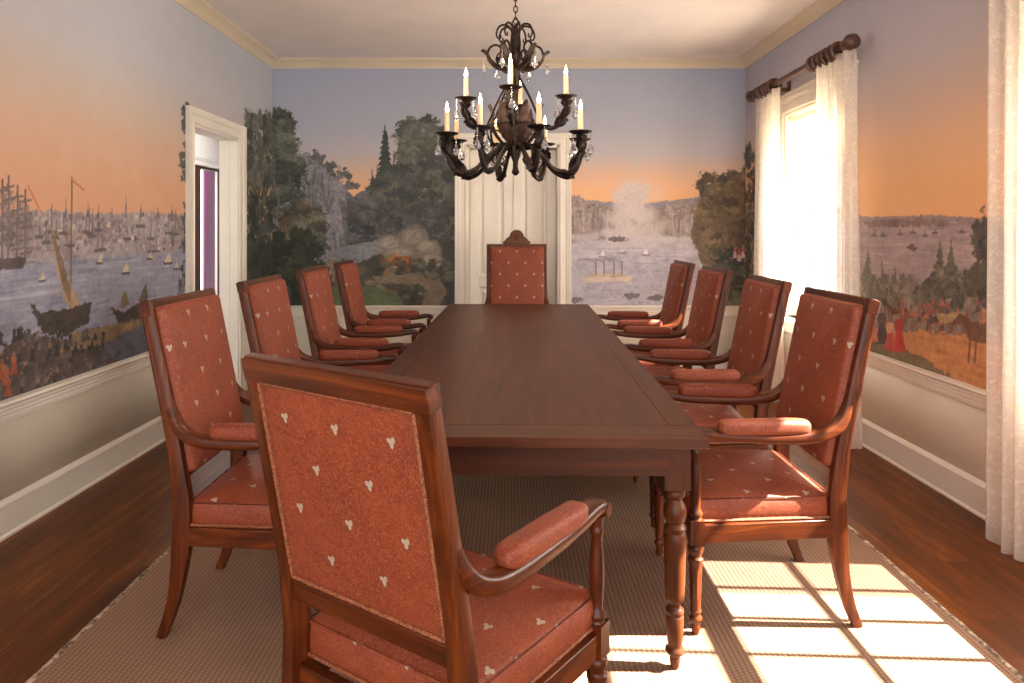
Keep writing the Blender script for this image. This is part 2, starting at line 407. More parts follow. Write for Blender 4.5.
class MB:
    """collects geometry of ONE mesh"""
    def __init__(self): self.v, self.f, self.m = [], [], []
    def add(self, vs, fs, mi=0, M=None):
        o = len(self.v)
        for p in vs:
            p = Vector(p)
            self.v.append(tuple(M @ p) if M is not None else tuple(p))
        for f in fs: self.f.append([i + o for i in f]); self.m.append(mi)
        return self
    def box(self, x0, x1, y0, y1, z0, z1, mi=0, M=None):
        vs = [(x, y, z) for z in (z0, z1) for y in (y0, y1) for x in (x0, x1)]
        return self.add(vs, [(0, 2, 3, 1), (4, 5, 7, 6), (0, 1, 5, 4), (2, 6, 7, 3), (0, 4, 6, 2), (1, 3, 7, 5)], mi, M)
    def lathe(self, prof, n=20, M=None, mi=0, cap=True, flute=None):
        """prof: (z, r) from bottom to top about the z axis; flute=(z0, z1, depth, count)"""
        vs, fs = [], []
        for z, r in prof:
            for k in range(n):
                a = 2 * math.pi * k / n
                rr = r
                if flute and flute[0] <= z <= flute[1]: rr = r - flute[2] * (.5 - .5 * math.cos(a * flute[3]))
                vs.append((rr * math.cos(a), rr * math.sin(a), z))
        for i in range(len(prof) - 1):
            for k in range(n):
                k2 = (k + 1) % n
                fs.append((i * n + k, i * n + k2, (i + 1) * n + k2, (i + 1) * n + k))
        if cap:
            fs.append(tuple(reversed(range(n)))); fs.append(tuple((len(prof) - 1) * n + k for k in range(n)))
        return self.add(vs, fs, mi, M)
    def tube(self, pts, r, n=8, mi=0, M=None, closed=False, cap=True, flat=1.0):
        """round tube along 3-D points; r number or list"""
        P = [Vector(p) for p in pts]; m = len(P)
        rs = r if isinstance(r, (list, tuple)) else [r] * m
        vs, fs = [], []
        prev = None
        for i in range(m):
            a = P[(i - 1) % m] if (closed or i > 0) else P[i]
            b = P[(i + 1) % m] if (closed or i < m - 1) else P[i]
            t = (b - a).normalized()
            if prev is None:
                up = Vector((0, 0, 1)) if abs(t.z) < .9 else Vector((1, 0, 0))
                s = t.cross(up).normalized()
            else:
                s = (prev - t * prev.dot(t)).normalized()
            prev = s; q = t.cross(s)
            for k in range(n):
                an = 2 * math.pi * k / n
                vs.append(P[i] + s * (math.cos(an) * rs[i]) + q * (math.sin(an) * rs[i] * flat))
        e = m if closed else m - 1
        for i in range(e):
            j = (i + 1) % m
            for k in range(n):
                k2 = (k + 1) % n
                fs.append((i * n + k, i * n + k2, j * n + k2, j * n + k))
        if cap and not closed:
            fs.append(tuple(reversed(range(n)))); fs.append(tuple((m - 1) * n + k for k in range(n)))
        return self.add(vs, fs, mi, M)
    def sweep(self, pts, sec, side, mi=0, M=None, cap=True, scale=None):
        """section (a along side, b along normal) carried along pts; side = fixed vector across the path plane"""
        P = [Vector(p) for p in pts]; S = Vector(side).normalized(); m, n = len(P), len(sec)
        vs, fs = [], []
        for i in range(m):
            t = (P[min(i + 1, m - 1)] - P[max(i - 1, 0)])
            t = (t - S * t.dot(S)).normalized()
            nr = S.cross(t)
            k = scale[i] if scale else (1, 1)
            for a, b in sec: vs.append(P[i] + S * (a * k[0]) + nr * (b * k[1]))
        for i in range(m - 1):
            for k in range(n):
                k2 = (k + 1) % n
                fs.append((i * n + k, i * n + k2, (i + 1) * n + k2, (i + 1) * n + k))
        if cap:
            fs.append(tuple(reversed(range(n)))); fs.append(tuple((m - 1) * n + k for k in range(n)))
        return self.add(vs, fs, mi, M)
    def grid(self, nu, nv, fn, mi=0, M=None):
        vs = [fn(i / nu, j / nv) for j in range(nv + 1) for i in range(nu + 1)]
        fs = [(j * (nu + 1) + i, j * (nu + 1) + i + 1, (j + 1) * (nu + 1) + i + 1, (j + 1) * (nu + 1) + i) for j in range(nv) for i in range(nu)]
        return self.add(vs, fs, mi, M)
    def build(self, name, mats, parent=None, bevel=0, seg=2, sharp=38, uv=False, fix=True):
        me = bpy.data.meshes.new(name)
        me.from_pydata(self.v, [], self.f)
        for m in (mats if isinstance(mats, (list, tuple)) else [mats]): me.materials.append(m)
        me.polygons.foreach_set('material_index', self.m)
        if fix:
            import bmesh
            b = bmesh.new(); b.from_mesh(me)
            bmesh.ops.recalc_face_normals(b, faces=b.faces)
            b.to_mesh(me); b.free()
        me.polygons.foreach_set('use_smooth', [True] * len(me.polygons))
        me.set_sharp_from_angle(angle=R(sharp))
        if uv:
            L = me.uv_layers.new(name='planar')
            for p in me.polygons:
                n = p.normal
                ax = max(range(3), key=lambda q: abs(n[q]) * (1.15 if q == 2 else 1))
                for li in p.loop_indices:
                    c = me.vertices[me.loops[li].vertex_index].co
                    L.data[li].uv = (c.y, c.z) if ax == 0 else ((c.x, c.z) if ax == 1 else (c.x, c.y))
        me.update()
        o = bpy.data.objects.new(name, me)
        COL.objects.link(o)
        if parent is not None: o.parent = parent
        if bevel:
            md = o.modifiers.new('bevel', 'BEVEL'); md.width = bevel; md.segments = seg; md.limit_method = 'ANGLE'; md.angle_limit = R(40)
        return o

def rsec(w, t, r=.3, n=4):
    """rounded rectangle section, w along side, t along normal; r = corner share of t"""
    c = min(w, t) * r; pts = []
    for cx, cy, a0 in ((w / 2 - c, t / 2 - c, 0), (-w / 2 + c, t / 2 - c, 90), (-w / 2 + c, -t / 2 + c, 180), (w / 2 - c, -t / 2 + c, 270)):
        for k in range(n):
            a = R(a0 + 90 * k / (n - 1)); pts.append((cx + c * math.cos(a), cy + c * math.sin(a)))
    return pts

def smooth_path(pts, n=6):
    """Catmull-Rom through 3-D points"""
    P = [Vector(p) for p in pts]; out = []
    for i in range(len(P) - 1):
        p0, p1, p2, p3 = P[max(i - 1, 0)], P[i], P[i + 1], P[min(i + 2, len(P) - 1)]
        for k in range(n):
            t = k / n
            out.append(.5 * ((2 * p1) + (p2 - p0) * t + (2 * p0 - 5 * p1 + 4 * p2 - p3) * t * t + (3 * p1 - p0 - 3 * p2 + p3) * t ** 3))
    out.append(P[-1]); return out

def pillow(mb, x0, x1, y0, y1, z0, z1, crown, nu=16, nv=16, r=.02, mi=0, M=None, side_bulge=.006):
    """upholstered block: flat base z0, boxed sides to z1, crowned top; x/y plan, rounded corners"""
    rings = []
    cx, cy, hx, hy = (x0 + x1) / 2, (y0 + y1) / 2, (x1 - x0) / 2, (y1 - y0) / 2
    def outline(d):
        pts = []; rr = max(r - d, .004); ax, ay = hx - d, hy - d
        for sx, sy, a0 in ((1, 1, 0), (-1, 1, 90), (-1, -1, 180), (1, -1, 270)):
            for k in range(5):
                a = R(a0 + 90 * k / 4); pts.append((cx + sx * (ax - rr) + rr * math.cos(a), cy + sy * (ay - rr) + rr * math.sin(a)))
        out = []
        for i in range(len(pts)):
            a, b = pts[i], pts[(i + 1) % len(pts)]
            L = math.hypot(b[0] - a[0], b[1] - a[1]); 
            q = 5 if i % 5 == 4 else 1
            for k in range(q): out.append((a[0] + (b[0] - a[0]) * k / q, a[1] + (b[1] - a[1]) * k / q))
        return out
    prof = [(0, z0), (-side_bulge * .8, z0 + (z1 - z0) * .3), (-side_bulge, z0 + (z1 - z0) * .6), (-.001, z1 - .006), (.003, z1 - .001), (.010, z1 + crown * .12)]
    for t in (.15, .3, .5, .7, .88):
        d = .010 + t * (min(hx, hy) - .012)
        prof.append((d, z1 + crown * (1 - (1 - t) ** 2.2) * .88 + crown * .12))
    for d, z in prof: rings.append([(p[0], p[1], z) for p in outline(d)])
    n = len(rings[0]); vs = [p for q in rings for p in q]; fs = []
    for i in range(len(rings) - 1):
        for k in range(n):
            k2 = (k + 1) % n; fs.append((i * n + k, i * n + k2, (i + 1) * n + k2, (i + 1) * n + k))
    fs.append(tuple(reversed(range(n)))); fs.append(tuple((len(rings) - 1) * n + k for k in range(n)))
    mb.add(vs, fs, mi, M)

def empty(name, loc=(0, 0, 0), rz=0):
    o = bpy.data.objects.new(name, None); o.empty_display_size = .1
    o.location = loc; o.rotation_euler = (0, 0, rz); COL.objects.link(o); return o
def tag(o, label=None, cat=None, group=None, kind=None):
    for k, v in (('label', label), ('category', cat), ('group', group), ('kind', kind)):
        if v: o[k] = v
    return o
def children(o): return [c for c in bpy.data.objects if c.parent == o]
def copy_tree(o, parent=None):
    c = o.copy(); COL.objects.link(c)
    if parent is not None: c.parent = parent
    for ch in children(o): copy_tree(ch, c)
    return c

# ================================================================ materials
def s2l(c): return tuple(float(x) for x in lin(c)) + (1.0,)
class NT:
    def __init__(self, name):
        self.mat = bpy.data.materials.new(name); self.mat.use_nodes = True
        self.t = self.mat.node_tree; self.p = self.t.nodes['Principled BSDF']; self.out = self.t.nodes['Material Output']
    def n(self, kind, **kw):
        nd = self.t.nodes.new(kind)
        for k, v in kw.items():
            if k in ('op',): nd.operation = v
            else: setattr(nd, k, v)
        return nd
    def link(self, a, b): self.t.links.new(a, b)
    def val(self, sock, v):
        if hasattr(v, 'is_output') or isinstance(v, bpy.types.NodeSocket): self.link(v, sock)
        else: sock.default_value = v
    def math(self, op, a, b=0.0, c=None, clamp=False):
        nd = self.n('ShaderNodeMath', op=op); nd.use_clamp = clamp
        self.val(nd.inputs[0], a); self.val(nd.inputs[1], b)
        if c is not None: self.val(nd.inputs[2], c)
        return nd.outputs[0]
    def coord(self, kind='Object', scale=(1, 1, 1), rot=(0, 0, 0), loc=(0, 0, 0)):
        tc = self.n('ShaderNodeTexCoord'); mp = self.n('ShaderNodeMapping')
        mp.inputs['Scale'].default_value = scale; mp.inputs['Rotation'].default_value = rot; mp.inputs['Location'].default_value = loc
        self.link(tc.outputs[kind], mp.inputs[0]); return mp.outputs[0]
    def noise(self, vec, scale, detail=3, rough=.55, dist=0):
        nd = self.n('ShaderNodeTexNoise'); nd.inputs['Scale'].default_value = scale; nd.inputs['Detail'].default_value = detail
        nd.inputs['Roughness'].default_value = rough; nd.inputs['Distortion'].default_value = dist
        self.link(vec, nd.inputs['Vector']); return nd.outputs[0]
    def ramp(self, fac, stops):
        nd = self.n('ShaderNodeValToRGB'); e = nd.color_ramp.elements
        while len(e) < len(stops): e.new(.5)
        for el, (p, c) in zip(e, stops): el.position = p; el.color = s2l(c) if max(c) > 1.001 else tuple(c) + (1,)
        self.link(fac, nd.inputs[0]); return nd.outputs[0]
    def mixc(self, f, a, b, mode='MIX'):
        nd = self.n('ShaderNodeMix'); nd.data_type = 'RGBA'; nd.blend_type = mode
        self.val(nd.inputs[0], f)
        for s, v in ((nd.inputs[6], a), (nd.inputs[7], b)):
            if isinstance(v, bpy.types.NodeSocket): self.link(v, s)
            else: s.default_value = s2l(v) if max(v[:3]) > 1.001 else v
        return nd.outputs[2]
    def bump(self, h, strength, dist=.002):
        nd = self.n('ShaderNodeBump'); nd.inputs['Strength'].default_value = strength; nd.inputs['Distance'].default_value = dist
        self.link(h, nd.inputs['Height']); self.link(nd.outputs[0], self.p.inputs['Normal'])
    def col(self, c): self.val(self.p.inputs['Base Color'], s2l(c) if isinstance(c, tuple) else c)
    def set(self, **k):
        for a, b in k.items(): self.p.inputs[a.replace('_', ' ')].default_value = b
        return self

def wood(name, dark, mid, light, axis='z', rough=.38, coat=.12, sc=1.0):
    m = NT(name); s = [22 * sc] * 3; s['xyz'.index(axis)] = 1.6 * sc
    v = m.coord('Object', tuple(s))
    a = m.noise(v, 1.0, 5, .6, .8); s2 = [90 * sc] * 3; s2['xyz'.index(axis)] = 4 * sc
    b = m.noise(m.coord('Object', tuple(s2)), 1.2, 3, .6)
    f = m.math('ADD', m.math('MULTIPLY', a, .75), m.math('MULTIPLY', b, .25))
    m.col(m.ramp(f, [(.3, dark), (.5, mid), (.72, light)]))
    m.set(Roughness=rough, Coat_Weight=coat, Coat_Roughness=.22)
    m.p.inputs['Specular IOR Level'].default_value = .26
    m.bump(b, .12, .001)
    return m.mat

CH_D, CH_M, CH_L = (38, 13, 3), (76, 31, 7), (118, 56, 14)
WCH = {a: wood('mahogany_' + a, CH_D, CH_M, CH_L, a) for a in 'xyz'}
WTB = {a: wood('table_wood_' + a, (50, 21, 6), (74, 34, 11), (96, 48, 17), a, .42, .0, .8) for a in 'xyz'}

def fabric(name):
    m = NT(name)
    tc = m.n('ShaderNodeTexCoord'); sx = m.n('ShaderNodeSeparateXYZ'); m.link(tc.outputs['UV'], sx.inputs[0])
    PU, PV = .150, .100
    v = m.math('DIVIDE', sx.outputs[1], PV); row = m.math('FLOOR', v)
    u = m.math('ADD', m.math('DIVIDE', sx.outputs[0], PU), m.math('MULTIPLY', m.math('MODULO', m.math('ABSOLUTE', row), 2.0), .5))
    fu = m.math('MULTIPLY', m.math('SUBTRACT', m.math('FRACT', u), .5), PU)
    fv = m.math('MULTIPLY', m.math('SUBTRACT', m.math('FRACT', v), .5), PV)
    def circ(cx, cy, rx, ry):
        a = m.math('DIVIDE', m.math('SUBTRACT', fu, cx), rx); b = m.math('DIVIDE', m.math('SUBTRACT', fv, cy), ry)
        d = m.math('ADD', m.math('MULTIPLY', a, a), m.math('MULTIPLY', b, b))
        return m.math('LESS_THAN', d, 1.0)
    k = m.math('MAXIMUM', circ(0, -.003, .0048, .0095), m.math('MAXIMUM', circ(-.0058, .0030, .0052, .0052), circ(.0052, .0050, .0045, .0062)))
    uv = m.n('ShaderNodeMapping'); m.link(tc.outputs['UV'], uv.inputs[0]); uv.inputs['Scale'].default_value = (1, 1, 1)
    n1 = m.noise(uv.outputs[0], 95, 2, .5, 1.6)
    n2 = m.noise(uv.outputs[0], 900, 1)
    n3 = m.noise(uv.outputs[0], 7, 2)
    dam = m.math('LESS_THAN', m.math('ABSOLUTE', m.math('SUBTRACT', n1, .5)), .034)       # fine scrolling damask thread
    base = m.ramp(n3, [(.3, (106, 38, 15)), (.7, (122, 47, 19))])
    c = m.mixc(m.math('MULTIPLY', dam, .6), base, (160, 86, 44))
    c = m.mixc(m.math('MULTIPLY', k, .9), c, (160, 150, 130))
    m.col(c)
    m.set(Roughness=.62, Sheen_Weight=.10, Sheen_Roughness=.4)
    m.p.inputs['Sheen Tint'].default_value = s2l((240, 150, 140))
    m.bump(m.math('ADD', m.math('MULTIPLY', dam, .5), n2), .25, .0008)
    return m.mat
FAB = fabric('coral_damask')

m = NT('gimp_braid'); v = m.coord('Object', (1, 1, 1)); a = m.noise(v, 260, 1); m.col(m.ramp(a, [(.35, (84, 40, 22)), (.6, (146, 82, 46))])); m.set(Roughness=.7); m.bump(a, .6, .002); GIMP = m.mat

m = NT('mural_paper'); at = m.n('ShaderNodeVertexColor'); at.layer_name = 'pigment'
a = m.noise(m.coord('Object'), 160, 2); m.col(m.mixc(m.math('MULTIPLY', a, .12), at.outputs[0], (120, 110, 100))); m.set(Roughness=.85); MURAL = m.mat

def paint(name, c, rough=.5, var=.04):
    m = NT(name); a = m.noise(m.coord('Object'), 3, 3)
    lo = tuple(x * (1 - var) for x in c)
    m.col(m.ramp(a, [(.3, lo), (.7, c)])); m.set(Roughness=rough); b = m.noise(m.coord('Object'), 140, 2); m.bump(b, .05, .001); return m.mat
TRIM = paint('cream_trim_paint', (232, 225, 212), .4)
WAIN = paint('wainscot_paint', (230, 222, 208), .45)
CEIL = paint('ceiling_paint', (234, 224, 218), .8)
CROWN = paint('crown_paint', (214, 198, 172), .5)
HALL = paint('hall_paint', (222, 220, 218), .6)
PURP = paint('purple_paint', (112, 46, 88), .6)

def floor_mat():
    m = NT('oak_floor'); tc = m.n('ShaderNodeTexCoord'); sx = m.n('ShaderNodeSeparateXYZ'); m.link(tc.outputs['Object'], sx.inputs[0])
    W = .135
    px = m.math('DIVIDE', sx.outputs[0], W); ix = m.math('FLOOR', px); fx = m.math('FRACT', px)
    off = m.math('FRACT', m.math('MULTIPLY', m.math('SINE', m.math('MULTIPLY', ix, 12.99)), 437.5))
    py = m.math('ADD', m.math('DIVIDE', sx.outputs[1], 2.1), m.math('MULTIPLY', off, 3)); iy = m.math('FLOOR', py); fy = m.math('FRACT', py)
    rnd = m.math('FRACT', m.math('MULTIPLY', m.math('SINE', m.math('ADD', m.math('MULTIPLY', ix, 7.13), m.math('MULTIPLY', iy, 3.71))), 919.3))
    cb = m.n('ShaderNodeCombineXYZ'); m.link(m.math('ADD', m.math('MULTIPLY', sx.outputs[0], 16), m.math('MULTIPLY', rnd, 40)), cb.inputs[0]); m.link(m.math('MULTIPLY', sx.outputs[1], 1.6), cb.inputs[1])
    g = m.noise(cb.outputs[0], 1.0, 5, .62, 1.2)
    cb2 = m.n('ShaderNodeCombineXYZ'); m.link(m.math('MULTIPLY', sx.outputs[0], 140), cb2.inputs[0]); m.link(m.math('MULTIPLY', sx.outputs[1], 7), cb2.inputs[1])
    g2 = m.noise(cb2.outputs[0], 1.0, 2, .6)
    f = m.math('ADD', m.math('ADD', m.math('MULTIPLY', g, .62), m.math('MULTIPLY', g2, .18)), m.math('MULTIPLY', rnd, .16))
    c = m.ramp(f, [(.3, (52, 25, 5)), (.5, (96, 49, 11)), (.72, (146, 84, 24))])
    gap = m.math('MAXIMUM', m.math('LESS_THAN', fx, .018), m.math('LESS_THAN', fy, .0015))
    m.col(m.mixc(m.math('MULTIPLY', gap, .7), c, (34, 16, 8)))
    m.set(Roughness=.42, Coat_Weight=.0, Specular_IOR_Level=.3); m.bump(m.math('SUBTRACT', g2, gap), .15, .0015)
    return m.mat
FLOOR = floor_mat()

def rug_mat():
    m = NT('sisal_weave'); tc = m.n('ShaderNodeTexCoord'); sx = m.n('ShaderNodeSeparateXYZ'); m.link(tc.outputs['Object'], sx.inputs[0])
    kx = m.math('MULTIPLY', sx.outputs[0], 2 * math.pi / .017); col_i = m.math('FLOOR', m.math('DIVIDE', sx.outputs[0], .017))
    sh = m.math('MULTIPLY', m.math('MODULO', m.math('ABSOLUTE', col_i), 2.0), math.pi)
    a = m.math('ABSOLUTE', m.math('SINE', m.math('MULTIPLY', kx, .5)))
    b = m.math('MULTIPLY', m.math('ADD', m.math('SINE', m.math('ADD', m.math('MULTIPLY', sx.outputs[1], 2 * math.pi / .013), sh)), 1.0), .5)
    h = m.math('MULTIPLY', a, m.math('ADD', m.math('MULTIPLY', b, .6), .4))
    nz = m.noise(m.coord('Object'), 5, 3); nf = m.noise(m.coord('Object', (300, 120, 1)), 1, 2)
    f = m.math('ADD', m.math('MULTIPLY', h, .6), m.math('MULTIPLY', nf, .4))
    c = m.ramp(f, [(.1, (88, 64, 48)), (.45, (128, 98, 77)), (.8, (152, 122, 99))])
    c = m.mixc(m.math('MULTIPLY', nz, .25), c, (168, 130, 104))
    m.col(c); m.set(Roughness=.95); m.bump(h, .5, .003); return m.mat
RUG = rug_mat()
m = NT('rug_binding'); a = m.noise(m.coord('Object', (6, 6, 6)), 4, 3, .6, 1.5); m.col(m.ramp(a, [(.38, (84, 70, 62)), (.5, (140, 120, 102)), (.6, (190, 172, 152))])); m.set(Roughness=.9); m.bump(a, .5, .004); BIND = m.mat

m = NT('wrought_iron'); a = m.noise(m.coord('Object'), 60, 3); m.col(m.ramp(a, [(.3, (20, 14, 12)), (.7, (52, 36, 29))])); m.set(Roughness=.48, Metallic=.55); m.bump(a, .3, .002); IRON = m.mat
m = NT('rusted_leaf'); a = m.noise(m.coord('Object'), 40, 3); m.col(m.ramp(a, [(.3, (38, 25, 20)), (.7, (84, 56, 44))])); m.set(Roughness=.55, Metallic=.3); m.bump(a, .3, .002); LEAF = m.mat
m = NT('candle_sleeve'); m.col((236, 200, 160)); m.set(Roughness=.45, Subsurface_Weight=.15); WAX = m.mat
m = NT('lit_bulb'); m.col((255, 230, 190)); m.p.inputs['Emission Color'].default_value = s2l((255, 222, 168)); m.p.inputs['Emission Strength'].default_value = 22; BULB = m.mat
m = NT('crystal'); m.col((245, 245, 250)); m.set(Roughness=.02, Transmission_Weight=.85, IOR=1.5); CRYS = m.mat
m = NT('rod_wood'); a = m.noise(m.coord('Object'), 30, 3); m.col(m.ramp(a, [(.3, (50, 30, 22)), (.7, (104, 68, 48))])); m.set(Roughness=.4); ROD = m.mat
m = NT('window_glass'); m.col((250, 252, 255)); m.set(Roughness=.0, Transmission_Weight=1.0, IOR=1.02); m.p.inputs['Specular IOR Level'].default_value = .3
_tr = m.n('ShaderNodeBsdfTransparent'); _gl = m.n('ShaderNodeBsdfGlossy'); _gl.inputs['Roughness'].default_value = .02; _mx = m.n('ShaderNodeMixShader'); _mx.inputs[0].default_value = .05
m.link(_tr.outputs[0], _mx.inputs[1]); m.link(_gl.outputs[0], _mx.inputs[2]); m.link(_mx.outputs[0], m.out.inputs[0]); GLASS = m.mat

def sheer(name, c, clear, sc=1.0):
    m = NT(name); df = m.n('ShaderNodeBsdfDiffuse'); tl = m.n('ShaderNodeBsdfTranslucent'); tr = m.n('ShaderNodeBsdfTransparent')
    df.inputs[0].default_value = s2l(c); tl.inputs[0].default_value = s2l(c)
    a = m.n('ShaderNodeMixShader'); a.inputs[0].default_value = .6; m.link(df.outputs[0], a.inputs[1]); m.link(tl.outputs[0], a.inputs[2])
    v = m.coord('Object', (1, 1, 1)); n = m.noise(v, 34 * sc, 3, .6, 1.0); n2 = m.noise(v, 90 * sc, 2)
    lace = m.math('MULTIPLY', m.math('GREATER_THAN', n, .54), m.math('GREATER_THAN', n2, .45))
    f = m.math('SUBTRACT', clear, m.math('MULTIPLY', lace, clear * .25))
    b = m.n('ShaderNodeMixShader'); m.link(f, b.inputs[0]); m.link(a.outputs[0], b.inputs[1]); m.link(tr.outputs[0], b.inputs[2])
    m.link(b.outputs[0], m.out.inputs[0]); return m.mat
SHEER = sheer('sheer_lace', (246, 240, 232), .42)
SHADE = sheer('roller_shade_cloth', (240, 226, 200), .25)
# ================================================================ the room
W1 = (4.50, 5.53); W2 = (1.82, 2.76)                 # window glass openings along the right wall
WZ0, WZ1 = .66, 2.29
D1 = (4.81, 5.62); D1Z = 2.10                        # doorway in the left wall
D2 = (-.39, .485); D2Z = 2.15                        # closet recess in the back wall

def st(o, kind='structure'): o['kind'] = kind; return o

def mural_wall(name, u, z, conv, seed, fn, to3d, holes, flip, backs):
    p = Paint(u, z, conv, seed); fn(p)
    nu, nz = len(u), len(z)
    V = to3d(p.U.ravel(), p.Z.ravel())
    idx = np.arange(nu * nz).reshape(nz, nu)
    q = np.stack([idx[:-1, :-1], idx[:-1, 1:], idx[1:, 1:], idx[1:, :-1]], -1).reshape(-1, 4)
    cu = ((u[:-1] + u[1:]) / 2)[None, :] * np.ones((nz - 1, 1)); cz = ((z[:-1] + z[1:]) / 2)[:, None] * np.ones((1, nu - 1))
    keep = np.ones(cu.shape, bool)
    for a, b, c, d in holes: keep &= ~((cu > a) & (cu < b) & (cz > c) & (cz < d))
    q = q[keep.ravel()]
    if flip: q = q[:, ::-1]
    # boxes of masonry and the painted wainscot below, appended to the same mesh
    mb = MB()
    for (x0, x1, y0, y1, z0, z1, mi) in backs: mb.box(x0, x1, y0, y1, z0, z1, mi)
    nv = len(V); bv = np.array(mb.v); bf = np.array(mb.f) + nv
    allv = np.vstack([V, bv]); allf = np.vstack([q, bf])
    me = bpy.data.meshes.new(name)
    me.vertices.add(len(allv)); me.vertices.foreach_set('co', allv.astype(np.float32).ravel())
    me.loops.add(allf.size); me.loops.foreach_set('vertex_index', allf.astype(np.int32).ravel())
    me.polygons.add(len(allf)); me.polygons.foreach_set('loop_start', np.arange(0, allf.size, 4, dtype=np.int32))
    me.update(calc_edges=True)
    me.materials.append(MURAL); me.materials.append(WAIN)
    me.polygons.foreach_set('material_index', np.concatenate([np.zeros(len(q), np.int32), np.array(mb.m, np.int32)]))
    at = me.color_attributes.new('pigment', 'FLOAT_COLOR', 'POINT')
    c = np.ones((len(allv), 4), np.float32); c[:, :3] = .7
    c[:nv, :3] = lin(np.clip(p.c, 0, 255)).reshape(-1, 3)
    at.data.foreach_set('color', c.ravel())
    me.validate()
    o = bpy.data.objects.new(name, me); COL.objects.link(o); return st(o)

zs = lambda brk: None
def zaxis(*br):
    """fine rows up to 2.25 m, coarse above, with exact breaks"""
    b = sorted(set([RAIL, 2.52, H] + list(br))); parts = []
    for a, c in zip(b, b[1:]): parts.append((a, c, .0056 if c <= 2.53 else .03))
    return grid_axis(parts)
e = .004
uL = grid_axis([(YF, 2.4, .05), (2.4, D1[0], .0062), (D1[0], D1[1], .0062), (D1[1], YB, .0062)])
mural_wall('wall_left', uL, zaxis(D1Z), conv_left, 2, paint_left,
           lambda u, z: np.stack([np.full_like(u, XL), u, z], 1), [(D1[0], D1[1], 0, D1Z)], False,
           [(XL - WT, XL - e, YF, D1[0], RAIL, H, 1), (XL - WT, XL - e, D1[1], YB, RAIL, H, 1), (XL - WT, XL - e, D1[0], D1[1], D1Z, H, 1),
            (XL - WT, XL, YF, D1[0], 0, RAIL, 1), (XL - WT, XL, D1[1], YB, 0, RAIL, 1)])
uR = grid_axis([(YF, W2[0], .05), (W2[0], W2[1], .02), (W2[1], W1[0], .0062), (W1[0], W1[1], .02), (W1[1], YB, .0062)])
bk = [(XR, XR + WT, YF, YB + WT, 0, RAIL, 1), (XR + e, XR + WT, YF, YB + WT, WZ1, H, 1)]
for a, b in ((YF, W2[0]), (W2[1], W1[0]), (W1[1], YB + WT)): bk.append((XR + e, XR + WT, a, b, RAIL, WZ1, 1))
for a, b in (W1, W2): bk.append((XR + e, XR + WT, a, b, RAIL, WZ0, 1))
mural_wall('wall_right', uR, zaxis(WZ0, WZ1), conv_right, 3, paint_right,
           lambda u, z: np.stack([np.full_like(u, XR), u, z], 1), [(W1[0], W1[1], WZ0, WZ1), (W2[0], W2[1], WZ0, WZ1)], True, bk)
uB = grid_axis([(XL, D2[0], .006), (D2[0], D2[1], .006), (D2[1], XR, .006)])
mural_wall('wall_back', uB, zaxis(D2Z), conv_back, 1, paint_back,
           lambda u, z: np.stack([u, np.full_like(u, YB), z], 1), [(D2[0], D2[1], 0, D2Z)], False,
           [(XL - WT, D2[0], YB + e, YB + WT, RAIL, H, 1), (D2[1], XR, YB + e, YB + WT, RAIL, H, 1), (D2[0], D2[1], YB + e, YB + WT, D2Z, H, 1),
            (XL - WT, D2[0], YB, YB + WT, 0, RAIL, 1), (D2[1], XR, YB, YB + WT, 0, RAIL, 1)])

mb = MB(); mb.box(XL - WT, XR + WT, YF, YB + WT, -.12, 0); mb.box(-5.6, XL - WT, 2.6, 10.2, -.12, 0)
st(mb.build('floor', FLOOR))
mb = MB(); mb.box(XL - WT, XR + WT, YF, YB + WT, H, H + .15)
st(mb.build('ceiling', CEIL))

# crown moulding, chair rail and baseboards swept along each wall
def run(name, prof, a, b, inward, mat, cutL=0, cutR=0):
    """prof: (out from wall, z); a->b along the wall; mitred by cut lengths per unit of projection"""
    A, B = Vector(a), Vector(b); d = (B - A).normalized(); N = Vector(inward)
    mb = MB(); n = len(prof)
    vs = [A + N * o + Vector((0, 0, z)) + d * (o * cutL) for o, z in prof] + [B + N * o + Vector((0, 0, z)) - d * (o * cutR) for o, z in prof]
    fs = [(i, (i + 1) % n, n + (i + 1) % n, n + i) for i in range(n)] + [tuple(reversed(range(n))), tuple(range(n, 2 * n))]
    mb.add(vs, fs); return st(mb.build(name, mat, sharp=30))
CR = [(0, H), (0, H - .076), (.009, H - .076), (.012, H - .066), (.020, H - .060), (.028, H - .048), (.042, H - .036), (.058, H - .027), (.072, H - .022), (.078, H - .015), (.090, H - .013), (.094, H)]
RL = [(0, .505), (.008, .505), (.010, .516), (.014, .520), (.014, .536), (.020, .541), (.020, .556), (.028, .562), (.030, .576), (.036, .580), (.040, .588), (.037, RAIL - .002), (.02, RAIL + .002), (0, RAIL + .002)]
BB = [(0, 0), (.026, 0), (.026, .010), (.018, .018), (.018, .136), (.023, .141), (.021, .149), (.012, .155), (.008, .162), (.003, .165), (0, .165)]
Z = lambda x, y: (x, y, 0)
run('trim_crown_left', CR, Z(XL, YF), Z(XL, YB), (1, 0, 0), CROWN, 0, 1)
run('trim_crown_back', CR, Z(XL, YB), Z(XR, YB), (0, -1, 0), CROWN, 1, 1)
run('trim_crown_right', CR, Z(XR, YF), Z(XR, YB), (-1, 0, 0), CROWN, 0, 1)
CW = .11                                              # casing width
